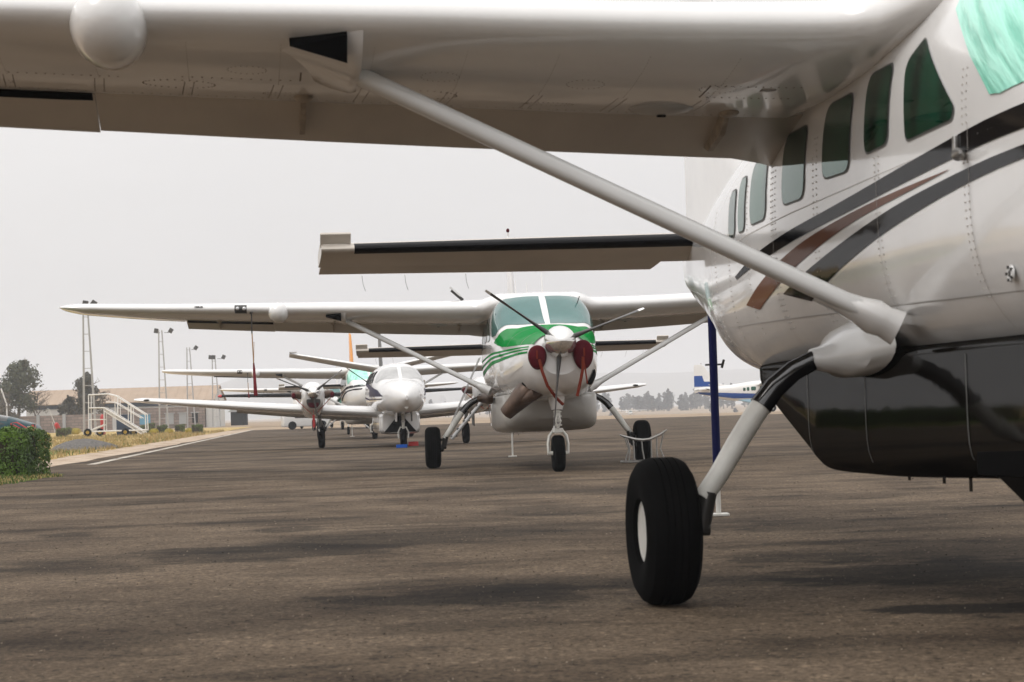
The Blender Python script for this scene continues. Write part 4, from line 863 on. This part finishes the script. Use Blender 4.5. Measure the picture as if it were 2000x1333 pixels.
for i, (x, y, t) in enumerate(cubes): hedge_box(x-.36, x+.36, y-.36, y+.36, .58 if i != 4 else .75, 900, .045, 'cube_shrub', 'clipped green cube shrub '+t, 'shrub', 'bushg', 'clipped cube shrubs along the verge', 20+i)
for i, (x, y, r, t) in enumerate([(-33.2, 142, .36, 'beside the clipped cube nearest the car'), (-39.6, 181, .5, 'left of the passenger stairs'), (-26.96, 150, .35, 'behind the foot of the stairs'), (-25.8, 149.8, .33, 'under the second mast'), (-23.6, 145.7, .33, 'beside the rightmost clipped cube')]):
    ball((x, y), r, 'rounded yellow shrub '+t, 'rounded yellow shrubs along the verge', 40+i, .75)

# tufts of grass on the verge: uncountable
rnd = random.Random(11); bm = bmesh.new()
def blade(x, y, z, h, mi):
    a = rnd.uniform(0, 6.28); l = Vector((math.cos(a), math.sin(a), 0)); le = Vector((rnd.gauss(0, .35), rnd.gauss(0, .35), 0))*h; wv = .012+h*.06
    f = bm.faces.new([bm.verts.new(Vector((x, y, z))-l*wv), bm.verts.new(Vector((x, y, z))+l*wv), bm.verts.new(Vector((x, y, z+h))+le)]); f.material_index = mi
for i in range(26000):
    y = 42+rnd.random()**1.3*110; x = EDGE(y)-1.5-.0045*(y-50)-rnd.random()**1.4*12
    if noise.noise(Vector((x*.5, y*.25, 0))) > -.05+rnd.gauss(0, .2): blade(x, y, -.01, rnd.uniform(.03, .13)*(1+y*.006), 0 if rnd.random() < .85 else 1)
for i in range(9000):
    x = rnd.uniform(-11, -7.9); y = rnd.uniform(31, 37.6)
    if x < -8.35+noise.noise(Vector((y*1.5, 3, 0)))*.5-.02*(y-33): blade(x, y, .0, rnd.uniform(.02, .07), 1 if rnd.random() < .6 else 0)
M['strawblade'] = mat('straw_blade', (.42, .31, .13), .9, noise_amt=.3); M['greenblade'] = mat('green_blade', (.10, .15, .03), .9, noise_amt=.4)
ob('grass_tufts', bm, ['strawblade', 'greenblade'], smooth=False, label='dry straw coloured grass growing along the apron edge', cat='grass', kind='stuff')

# ---------------------------------------------------------------- trees
def tree(x, y, h, rx, label, m_, seed, n=2600, sz=.16, z0=.25, group=None, bare=0, blobs=9, name='broadleaf_tree', gz=0):
    rnd = random.Random(seed); bm = bmesh.new(); tips = []
    tube(bm, [(0, 0, -.1), (rnd.gauss(0, .1), 0, h*.25), (rnd.gauss(0, .25), rnd.gauss(0, .2), h*.55), (rnd.gauss(0, .3), 0, h*.85)], [h*.028, h*.022, h*.014, h*.004], 8)
    for i in range(14 if bare else 8):
        z = h*rnd.uniform(z0*.8, .8); a = rnd.uniform(0, 6.28); l = rx*rnd.uniform(.6, 1.05)*(1-.5*(z/h)**2)
        p1 = Vector((math.cos(a)*l*.45, math.sin(a)*l*.45, z+l*.35)); p2 = Vector((math.cos(a)*l, math.sin(a)*l, z+l*rnd.uniform(.5, .9)))
        tube(bm, [(0, 0, z), p1, p2], [h*.011, h*.007, h*.002], 5); tips.append(p2)
        for k in range(8 if bare else 2):
            b = p1.lerp(p2, rnd.random()); e = b+Vector((rnd.gauss(0, .5), rnd.gauss(0, .5), rnd.uniform(.2, .9)))*rx*.3; tube(bm, [b, e], [h*.004, h*.001], 4)
            for k2 in range(3 if bare else 0): e2 = b.lerp(e, rnd.uniform(.4, 1)); tube(bm, [e2, e2+Vector((rnd.gauss(0, .4), rnd.gauss(0, .4), rnd.uniform(.1, .6)))*rx*.2], [h*.002, h*.0007], 3)
    root = empty(name, (x, y, gz), rnd.uniform(0, 6), label, 'tree', group); ob('trunk', bm, 'bark', root)
    if n:
        bm = bmesh.new(); cs = []
        for i in range(blobs):
            z = h*(z0+.12+(1-z0-.2)*(i+.5)/blobs); k = math.sin(math.pi*min(1, max(.12, (z/h-z0+.1)/(1.05-z0))))**.6
            a = rnd.uniform(0, 6.28); d = rx*.55*k*rnd.uniform(.2, 1); cs.append((Vector((math.cos(a)*d, math.sin(a)*d, z)), rx*.5*k*rnd.uniform(.7, 1.2)))
        for i in range(n):
            c, r = rnd.choice(cs); v = Vector((rnd.gauss(0, 1), rnd.gauss(0, 1), rnd.gauss(0, .8))).normalized(); p = c+v*r*(rnd.random()**.4)*(1+.35*noise.noise(v*2.5+c)); leaf(bm, p, v, sz*rnd.uniform(.6, 1.3), rnd)
        ob('crown', bm, m_, root, smooth=False)
    return root
tree(-58.4, 236, 9.0, 4.0, 'tall bushy green tree at the left edge behind the brick wall', 'treeg', 1, 5200, .2, .25)
tree(-58.9, 230, 5.2, 2.8, 'brown leaved tree below the tall green tree', 'treeb', 2, 3000, .2, .1)
tree(-56.6, 238, 4.9, 2.2, 'small leafless tree in front of the pale roof', 'treeb', 3, 120, .12, .2, bare=1)
tree(-51.2, 240, 7.3, 2.5, 'dense dark conical tree in front of the pale roof', 'treed', 4, 4200, .2, .05, blobs=14, name='dark_conifer')
tree(-53.4, 241, 4.4, 2.0, 'low dark bushy tree left of the dark conical one', 'treed', 5, 1600, .2, .05)
tree(-49.0, 239, 5.0, 1.5, 'slim thin tree right of the dark conical one', 'treeb', 6, 350, .14, .2, bare=1)
# far trees on the right, beyond the airfield: shapes in three kinds, copied
kinds = []
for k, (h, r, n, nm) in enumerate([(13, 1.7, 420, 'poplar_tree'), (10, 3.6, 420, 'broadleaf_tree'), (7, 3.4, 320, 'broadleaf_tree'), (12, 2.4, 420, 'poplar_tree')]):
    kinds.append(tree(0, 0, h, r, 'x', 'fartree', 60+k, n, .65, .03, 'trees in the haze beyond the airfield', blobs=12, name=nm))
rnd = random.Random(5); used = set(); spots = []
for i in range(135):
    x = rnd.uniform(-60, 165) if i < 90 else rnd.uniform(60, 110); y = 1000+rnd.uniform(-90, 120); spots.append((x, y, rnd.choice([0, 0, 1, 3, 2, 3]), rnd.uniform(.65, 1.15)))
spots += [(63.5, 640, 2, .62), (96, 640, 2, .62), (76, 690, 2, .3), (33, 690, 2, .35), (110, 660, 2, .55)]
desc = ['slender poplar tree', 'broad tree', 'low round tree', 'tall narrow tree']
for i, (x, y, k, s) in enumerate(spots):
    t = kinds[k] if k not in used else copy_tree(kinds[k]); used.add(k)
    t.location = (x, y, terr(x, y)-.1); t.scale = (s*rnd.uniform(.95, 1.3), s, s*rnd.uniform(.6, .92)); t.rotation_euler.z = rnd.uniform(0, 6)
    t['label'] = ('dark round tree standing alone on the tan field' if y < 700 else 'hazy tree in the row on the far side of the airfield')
    if y < 700: t['group'] = 'lone round trees on the tan field'

# ---------------------------------------------------------------- hills
def hill(name, x0, x1, y, prof, depth, seed):
    bm = bmesh.new(); n = 60; rows = []
    for r in range(7):
        t = r/6; k = math.sin(math.pi*t); row = []
        for i in range(n+1):
            u = i/n; x = x0+(x1-x0)*u; h = interp(prof, u, 1)*k+noise.noise(Vector((x*.006, r*.8, seed)))*6*k
            row.append(bm.verts.new((x, y+(t-.5)*depth, -3+h)))
        rows.append(row)
    for a, b in zip(rows, rows[1:]):
        for i in range(n): bm.faces.new((a[i], a[i+1], b[i+1], b[i]))
    ob(name, bm, 'hill', kind='structure')
hill('hill', -800, -130, 3700, [(0, 8), (.12, 30), (.35, 62), (.55, 88), (.62, 87), (.72, 70), (.85, 56), (1, 35)], 700, 1)
hill('hill', -400, 1500, 4300, [(0, 20), (.12, 45), (.2, 66), (.3, 74), (.5, 73), (.7, 74), (1, 64)], 700, 2)

# ---------------------------------------------------------------- buildings on the left
M['roofcream'] = mat('cream_roof', (.40, .30, .22), .85, noise_amt=.16, nscale=.6); M['wallwhite'] = mat('white_wall', (.62, .62, .60), .8, noise_amt=.1); M['wallgrey'] = mat('grey_wall', (.35, .36, .36), .8)  # plain grey for posts, piers, lintels and the shed roof
def brick():
    m = mat('rough_brick', (.26, .20, .17), .9); n = m.node_tree.nodes; L = m.node_tree.links
    tc = n.new('ShaderNodeTexCoord'); mp = n.new('ShaderNodeMapping'); mp.inputs['Rotation'].default_value = (R(90), 0, 0); b = n.new('ShaderNodeTexBrick')
    b.inputs['Color1'].default_value = (.30, .235, .20, 1); b.inputs['Color2'].default_value = (.20, .155, .135, 1); b.inputs['Mortar'].default_value = (.14, .12, .11, 1); b.inputs['Scale'].default_value = 1; b.inputs['Brick Width'].default_value = .8; b.inputs['Row Height'].default_value = .34; b.inputs['Mortar Size'].default_value = .03
    L.new(tc.outputs['Object'], mp.inputs[0]); L.new(mp.outputs[0], b.inputs[0]); L.new(b.outputs[0], n['Principled BSDF'].inputs['Base Color']); return m
M['brick'] = brick(); M['bluewin'] = mat('blue_shutter', (.12, .33, .48), .5); M['bluedoor'] = mat('dark_blue_door', (.01, .03, .07), .5); M['teal'] = mat('teal_panel', (.02, .16, .26), .5)
h = empty('hangar', (0, 0, 0), 0, 'long pale hangar with cream roof behind the brick building', 'hangar')
bm = bmesh.new(); prism(bm, [(255, -.1), (255, 3.5), (260, 5.25), (265, 3.5), (265, -.1)], 'X', -62, -38.2); ob('wall', bm, 'wallwhite', h, smooth=False)
bm = bmesh.new()
rings(bm, [[(x, 254.4, 3.42), (x, 260, 5.33), (x, 265.6, 3.42), (x, 265.6, 3.34), (x, 260, 5.22), (x, 254.4, 3.34)] for x in (-62.5, -38.0)])
for i in range(24): rings(bm, [[(-62.3+i, 254.4, 3.45), (-62.3+i, 260, 5.36), (-62.24+i, 260, 5.36), (-62.24+i, 254.4, 3.45)], [(-62.3+i, 254.4, 3.42), (-62.3+i, 260, 5.33), (-62.24+i, 260, 5.33), (-62.24+i, 254.4, 3.42)]])
ob('roof', bm, 'roofcream', h, smooth=False)
bm = bmesh.new(); box(bm, (-50, 254.9, 3.1), (23.6, .1, .55)); ob('eave_band', bm, 'bluedoor', h)
bm = bmesh.new(); box(bm, (-38.12, 257.5, 1.2), (.1, 2.6, 2.6)); ob('door', bm, 'bluedoor', h)
bm = bmesh.new(); box(bm, (-38.05, 257.5, .55), (.06, 2.5, .9)); ob('door_panel', bm, 'teal', h)
for y_ in (255.2, 259.3):
    bm = bmesh.new(); box(bm, (-38.05, y_, 1.7), (.14, .2, 3.4)); ob('post', bm, 'wallgrey', h)
b2 = empty('brick_building', (0, 0, 0), 0, 'low grey brick building with square window openings behind the masts', 'building')
bm = bmesh.new(); box(bm, (-43.0, 247, 1.2), (10.6, 5, 2.7)); ob('wall', bm, 'brick', b2, smooth=False)
for x, m_, wd in ((-45.0, 'bluewin', 1.3), (-47.3, 'dark', 1.0), (-42.0, 'brick', 1.0), (-40.4, 'brick', .9), (-38.9, 'dark', .7)):
    bm = bmesh.new(); box(bm, (x, 244.48, 1.15), (wd, .06, 1.2 if m_ != 'brick' else 1.35)); wv = ob('window', bm, m_ if m_ != 'brick' else 'wallgrey', b2, smooth=False)
    bm = bmesh.new(); box(bm, (x, 244.44, 1.82), (wd+.3, .12, .1)); ob('lintel', bm, 'wallgrey', wv)
bm = bmesh.new(); box(bm, (-37.0, 246.3, 1.3), (1.2, 3, 2.9)); ob('white_annex', bm, 'wallwhite', b2)
w_ = empty('brick_wall', (0, 0, 0), 0, 'long low brick boundary wall below the trees at the left', 'wall')
bm = bmesh.new(); box(bm, (-56.5, 232, .95), (20, .3, 2.0)); ob('wall', bm, 'brick', w_, smooth=False)
for i in range(6):
    bm = bmesh.new(); box(bm, (-64+i*3, 231.8, 1.0), (.35, .25, 2.15)); ob('pier', bm, 'wallgrey', w_)
s_ = empty('shed', (0, 0, 0), 0, 'dark open shed beside the end of the grass verge', 'shed')
bm = bmesh.new(); box(bm, (-37.0, 270, .9), (1.6*1.1, 4, 1.8)); ob('wall', bm, 'dark', s_); bm = bmesh.new(); prism(bm, [(-38.2, 1.8), (-37.2, 2.5), (-35.8, 1.8)], 'Y', 267.5, 272.5); ob('roof', bm, 'wallgrey', s_)

# lattice light masts
M['galv'] = mat('galvanised_steel', (.40, .40, .40), .5, metal=.3)
def mast(x, y, hgt, label, lamps):
    root = empty('light_mast', (x, y, 0), 0, label, 'light mast', 'light masts along the verge'); root.rotation_euler = (0, R(.9), 0)
    bm = bmesh.new(); wb, wt = .62, .22
    def W_(z): return wb+(wt-wb)*z/hgt
    for sx in (-1, 1):
        for sy in (-1, 1):
            tube(bm, [(-.3 if sx < 0 else -.3+2*W_(0)*.75, sy*.25, 0), (-.3 if sx < 0 else -.3+2*W_(hgt)*.75, sy*.12, hgt)], .045, 5)
    k = 0; z = 1.2
    while z < hgt:
        box(bm, (-.3+W_(z)*.75, -.2, z), (1.5*W_(z), .05, .05)); z += 1.35
    ob('frame', bm, 'galv', root)
    for dx, t in lamps:
        bm = bmesh.new(); box(bm, (dx, -.1, hgt-.05), (.42, .3, .5), 0, Matrix.Rotation(R(t), 3, 'Y'), .04); tube(bm, [(dx*.3, 0, hgt-.25), (dx, 0, hgt-.25)], .03, 5); ob('floodlight', bm, 'dmetal', root)
mast(-33.6, 158, 10.4, 'tallest and nearest light mast, beside the passenger stairs', [(.55, 35), (-.1, 10)])
mast(-37.2, 212, 10.5, 'second light mast, with lamps on both sides, in front of the hangar', [(-.55, 10), (1.0, 30)])
mast(-38.8, 240, 9.6, 'third light mast with one tilted lamp, in front of the brick building', [(.8, 35)])
mast(-36.3, 243.5, 8.5, 'farthest light mast at the right end of the hangar', [(-.5, 5), (-.1, 5), (1.1, 25)])

# passenger stairs on wheels
st = empty('passenger_stairs', (-27.7, 138, 0), R(2), 'white wheeled passenger stairs standing on the dry grass', 'passenger stairs'); st.rotation_euler = (0, R(1.2), R(2))
def T3(bm, *p, r=.035): tube(bm, list(p), r, 6)
bm = bmesh.new()
for y in (-.5, .5):
    T3(bm, (-1.5, y, .32), (2.4, y, .40), r=.05); T3(bm, (-1.5, y, .3), (-1.5, y, 2.85)); T3(bm, (-.45, y, .35), (-.45, y, 2.0)); T3(bm, (-1.5, y, 1.95), (-.4, y, 1.95), r=.04); T3(bm, (-1.5, y, 1.15), (-.45, y, 1.15)); T3(bm, (-.45, y, .8), (-1.45, y, .4))
ob('frame', bm, 'white2', st)
bm = bmesh.new()
for y in (-.5, .5): T3(bm, (-.4, y, 1.92), (2.3, y, .22), r=.05); T3(bm, (-.45, y, 1.72), (2.1, y, .12), r=.04)
ob('stringer', bm, 'white2', st)
bm = bmesh.new()
for i in range(9): box(bm, (-.35+.29*i, 0, 1.86-.185*i), (.24, 1.0, .04))
box(bm, (-.95, 0, 1.97), (1.1, 1.0, .05)); ob('tread', bm, 'galv', st)
bm = bmesh.new()
for y in (-.5, .5):
    T3(bm, (-1.5, y, 2.85), (-.2, y, 2.9), (.35, y, 2.75), (2.35, y, 1.45), (2.4, y, .35), r=.04); T3(bm, (-.3, y, 2.35), (.3, y, 2.3), (2.1, y, 1.2), r=.03)
    for x in (.3, .5, 1.2, 1.4): T3(bm, (x, y, 1.45-.63*(x-.3)), (x, y, 2.75-.64*(x-.3)), r=.03)
T3(bm, (-1.5, -.5, 2.85), (-1.5, .5, 2.85)); ob('handrail', bm, 'white2', st)
for x, y in ((-1.55, -.6), (-.9, .5), (1.0, -.55), (1.4, .55)):
    bm = bmesh.new(); lathe(bm, [(-.07, .12), (-.07, .24), (0, .27), (.07, .24), (.07, .12)], 'Y', (x, y, .27), 20, 0); lathe(bm, [(-.075, 0), (-.075, .12)], 'Y', (x, y, .27), 14, 1); ob('wheel', bm, ['tyre', 'yellow'], st)
# dark box and red bottle by the stairs
bm = bmesh.new(); box(bm, (0, 0, .72), (1.0, .8, 1.4), 0, None, .04); box(bm, (0, 0, 1.44), (1.06, .86, .06), 0, None, .02); o = ob('equipment_box', bm, 'bluedoor', loc=(-27.5, 141.5, 0), label='dark blue equipment box standing under the passenger stairs', cat='box')
bm = bmesh.new(); lathe(bm, [(0, .12), (.05, .15), (1.0, .15), (1.15, .1), (1.2, .05), (1.25, 0)], 'Z', (0, 0, .35), 18); box(bm, (0, 0, .2), (.4, .4, .35), 1, None, .03); ob('gas_cylinder', bm, ['red', 'dmetal'], loc=(-30.6, 149, 0), label='upright red cylinder behind the passenger stairs platform', cat='cylinder')
fe = empty('wheeled_extinguisher', (-35.3, 155, 0), 0, 'red wheeled fire extinguisher with long handle leaning back by the cube shrubs', 'fire extinguisher')
bm = bmesh.new(); tube(bm, [(-.2, 0, .3), (-.28, 0, .6), (-.4, 0, 1.1)], .02, 6); tube(bm, [(.2, 0, .25), (-.25, 0, 1.1), (-.62, 0, 2.1), (-.75, 0, 2.15)], .025, 6); ob('handle', bm, 'strut', fe)
bm = bmesh.new(); tube(bm, [(.20, 0, .25), (.15, 0, .4), (-.1, 0, .95), (-.15, 0, 1.05)], [.10, .18, .18, .06], 14); ob('tank', bm, 'red', fe)
for s in (-1, 1):
    bm = bmesh.new(); lathe(bm, [(-.04, .05), (-.04, .18), (.04, .18), (.04, .05)], 'Y', (.1, s*.26, .18), 18); ob('wheel', bm, 'tyre', fe)

# dark teal car behind the hedge
M['carpaint'] = mat('teal_car_paint', (.001, .035, .048), .25, spec=.3); M['carglass'] = mat('car_glass', (.01, .015, .016), .05, coat=.5); M['headlamp'] = mat('headlamp_glass', (.75, .62, .42), .15)
car = empty('parked_car', (-25.75, 99, 0), R(0), 'dark teal rounded car parked behind the hedge', 'car')
CB = Loft([(-2.35, .5, .30, .75, .5, 3, 3), (-2.25, .72, .25, .92, .55, 3.5, 3), (-1.6, .84, .22, 1.16, .6, 3.5, 3), (-.9, .88, .2, 1.38, .65, 3, 3), (.2, .88, .2, 1.56, .7, 2.6, 3), (1.3, .86, .2, 1.60, .7, 2.6, 3), (2.1, .8, .25, 1.35, .7, 2.8, 3), (2.35, .7, .3, 1.0, .7, 3, 3)])
def toX(bm): 
    for v in bm.verts: v.co = Vector((-v.co.y, v.co.x, v.co.z))
bm = bmesh.new(); CB.mesh(bm, -2.35, 2.35, 40, 36); toX(bm); ob('body', bm, 'carpaint', car)
for s in (-1, 1):
    bm = bmesh.new(); decal(bm, rpoly([(-.85, 1.02), (.05, 1.38), (.3, 1.40), (.3, .98)], .04), s, 0, .006, loft=CB); decal(bm, rpoly([(.38, .98), (.38, 1.42), (1.3, 1.42), (1.7, 1.0)], .05), s, 0, .006, loft=CB); toX(bm); ob('side_window', bm, 'carglass', car)
    bm = bmesh.new(); decal(bm, rpoly([(-2.24, .62), (-2.2, .84), (-1.9, .90), (-1.95, .64)], .05), s, 0, .01, loft=CB); toX(bm); ob('headlight', bm, 'headlamp', car)
    for a in (-1.45, 1.45):
        bm = bmesh.new(); lathe(bm, [(-.1, .2), (-.1, .3), (.1, .3), (.1, .2)], 'Y', (-a, s*.78, .31), 24); wv = ob('wheel', bm, 'tyre', car); bm = bmesh.new(); lathe(bm, [(s*.09, .2), (s*.1, 0)], 'Y', (-a, s*.78, .31), 20); ob('rim', bm, 'galv', wv)
bm = bmesh.new(); patch(bm, [(-.9, 35), (.05, 35), (.05, 145), (-.9, 145)], .1, 8, lambda a, t: CB.pt(a, R(t), .006)); toX(bm); ob('windshield', bm, 'carglass', car)
# red towbar frame in front of the car
bm = bmesh.new(); T3(bm, (-.3, 0, .05), (-.48, 0, 1.05), (-.22, 0, 1.08), (.45, 0, .66), (.48, 0, .05), r=.03); T3(bm, (-.38, 0, .98), (.30, 0, .58), r=.025); box(bm, (.50, 0, .5), (.2, .2, 1.0), 1, None, .05)
ob('tow_bar', bm, ['red', 'dmetal'], loc=(-21.6, 88, 0), label='red tubular tow bar resting in front of the dark car', cat='tow bar')
for x, y, hgt, t in ((-62.4, 232-2, 4.2, 'white fence post left of the leafless tree'), (-57.9, 229, 5.2, 'bent white pole just left of the leafless tree')):
    bm = bmesh.new(); tube(bm, [(0, 0, 0), (0, 0, hgt*.65), (-.6*(hgt > 5), 0, hgt)], .09, 6); ob('fence_post', bm, 'white2', loc=(x, y, 0), label=t, cat='post')
# white van far under the twin's wing
van = empty('parked_van', (-15.2, 146, 0), R(15), 'white van parked far behind, seen under the wing of the twin', 'van')
bm = bmesh.new(); box(bm, (0, 0, .75), (3.4, 1.7, 1.1), 0, None, .15); ob('body', bm, 'white2', van)
bm = bmesh.new(); box(bm, (.2, -.84, 1.0), (2.2, .06, .35), 0, None, .02); ob('side_window', bm, 'dark', van)
for x in (-1.1, 1.1):
    bm = bmesh.new(); lathe(bm, [(-.1, .1), (-.1, .3), (.1, .3), (.1, .1)], 'Y', (x, -.78, .3), 18); ob('wheel', bm, 'tyre', van)
ppl = []
# ---------------------------------------------------------------- small things on the apron
def pole_stand(x, y, hgt, label, m1, split, r=.028):
    root = empty('tail_stand', (x, y, 0), 0, label, 'tail stand')
    bm = bmesh.new(); tube(bm, [(0, 0, split), (0, 0, hgt)], r*1.25, 12); ob('upper_tube', bm, m1, root)
    bm = bmesh.new(); tube(bm, [(0, 0, .01), (0, 0, split+.02)], r*.8, 10); box(bm, (0, 0, .012), (.17, .17, .02), 0, None, .006)
    ob('foot', bm, 'rim', root)
    return root
p = pole_stand(1.70, 17.0, 1.72, 'dark blue tail stand with white foot under the tail of the foreground airplane', 'navypole', .42)
bm = bmesh.new(); tube(bm, [(-.07, 0, 1.28), (.08, 0, 1.28)], .008, 6); tube(bm, [(.07, 0, 1.25), (.09, 0, 1.32)], .012, 6); ob('pin', bm, 'dmetal', p)
pole_stand(-.06, 40.45, 1.75, 'thin yellowish tail stand behind the belly pod of the green nosed airplane', 'rope', .5, .022)
pole_stand(-7.0, 86.4, 1.75, 'thin tail stand far back beside a small wheel behind the twin', 'rope', .5, .022)
# metal rack in front of the left main wheel of B
rk = empty('metal_rack', (2.13, 33.55, 0), R(4), 'curved metal rack with upright bars in front of the wheel', 'rack')
bm = bmesh.new(); tube(bm, [(-.38, 0, .47), (-.30, 0, .44), (-.12, 0, .39), (0, 0, .375), (.12, 0, .385), (.30, 0, .46), (.41, 0, .53)], [.012, .02, .024, .024, .024, .02, .012], 8); ob('top_rail', bm, 'metal', rk)
bm = bmesh.new(); tube(bm, [(-.34, 0, .02), (-.1, 0, .015), (.1, 0, .015), (.39, 0, .045)], .016, 6); tube(bm, [(-.34, .3, .02), (.39, .3, .03)], .016, 6)
for x in (-.34, .39): tube(bm, [(x, 0, .02), (x, .3, .02)], .014, 6)
ob('bottom_rail', bm, 'metal', rk)
for a, b, c in ((-.31, -.24, -.30), (-.27, -.22, -.24), (-.16, -.15, -.15), (-.02, -.01, .02), (.14, .14, .14), (.24, .23, .24), (.36, .29, .36)):
    za = .40+.12*(abs(a)/.38)**1.5*(1.1 if a > 0 else .7)
    bm = bmesh.new(); tube(bm, [(a, 0, za), (b, 0, .22), (c, 0, .02)], .013, 6); ob('upright_bar', bm, 'metal', rk)
# chocks of the twin
def chock(x, y, m_, label, s=(.30, .16, .09)):
    bm = bmesh.new(); a, b, c = s; prism(bm, rpoly([(-b/2, 0), (b/2, 0), (b*.18, c), (-b*.18, c)], .01), 'X', -a/2, a/2); ob('wheel_chock', bm, m_, loc=(x, y, .002), rot=(0, 0, R(5)), label=label, cat='wheel chock')
chock(-3.11, 55.0, 'chockblue' if 0 else 'blue', 'blue wheel chock in front of the nose wheel of the twin'); chock(-2.92, 57.6, 'red', 'red wheel chock behind the nose wheel of the twin', (.28, .2, .12))
def wpos(pl, l):
    x0, y0, w0 = pl; a, b, z = l; return Vector((x0+a*math.cos(w0)-b*math.sin(w0), y0+a*math.sin(w0)+b*math.cos(w0), z))
PB = (.385, 34.164, R(3.634)); PD = (-5.95, 80, R(9.2))
# streamers hung from the pitot tubes under the wings
def streamer(pl, l, lc, lf, label, tw=.032):
    root = empty('pitot_streamer', tuple(wpos(pl, l)), pl[2], label, 'streamer')
    bm = bmesh.new(); tube(bm, [(0, -.22, -.02), (0, .1, 0)], .022, 8, 1); tube(bm, [(0, -.05, -.02), (0, -.05, -.35)], .012, 5, 1); tube(bm, [(0, -.05, -.3), (.015, -.05, -lc)], .010, 5, 0); tube(bm, [(.03, -.05, -lc+.35), (.02, -.05, -lc)], .004, 4, 0); ob('cord', bm, ['rope', 'dmetal'], root)
    bm = bmesh.new(); rings(bm, [[(.015+.02*t+s*w_, -.05+.012*math.sin(t*7)+e, -lc-lf*t) for s, e in ((-1, 0), (1, .004), (1, .012), (-1, .008))] for t, w_ in ((0, .012), (.2, .02), (.5, .024), (.8, .028), (1, tw))]); ob('flag', bm, 'flag', root)
streamer(PB, (-4.74, -.62, 2.70), .84, .54, 'red flag on a tan cord hanging under the wing of the green nosed airplane')
streamer(PD, (-4.62, -.62, 2.70), .72, .25, 'thin dark cord and tag hanging under the wing of the airplane behind the twin', .03)

# ---------------------------------------------------------------- haze
HZ = True
if HZ:
    hm = bpy.data.materials.new('haze_air'); hm.use_nodes = True; n = hm.node_tree.nodes; n.clear()
    pv = n.new('ShaderNodeVolumePrincipled'); pv.inputs['Color'].default_value = (.90, .94, 1, 1); pv.inputs['Density'].default_value = .0005; pv.inputs['Anisotropy'].default_value = .1
    ou = n.new('ShaderNodeOutputMaterial'); hm.node_tree.links.new(pv.outputs[0], ou.inputs['Volume'])
    M['haze'] = hm; bm = bmesh.new(); box(bm, (0, 2380, 51), (9000, 6240, 110)); ob('haze', bm, 'haze', smooth=False, kind='stuff', label='pale haze filling the air over the airfield', cat='haze')
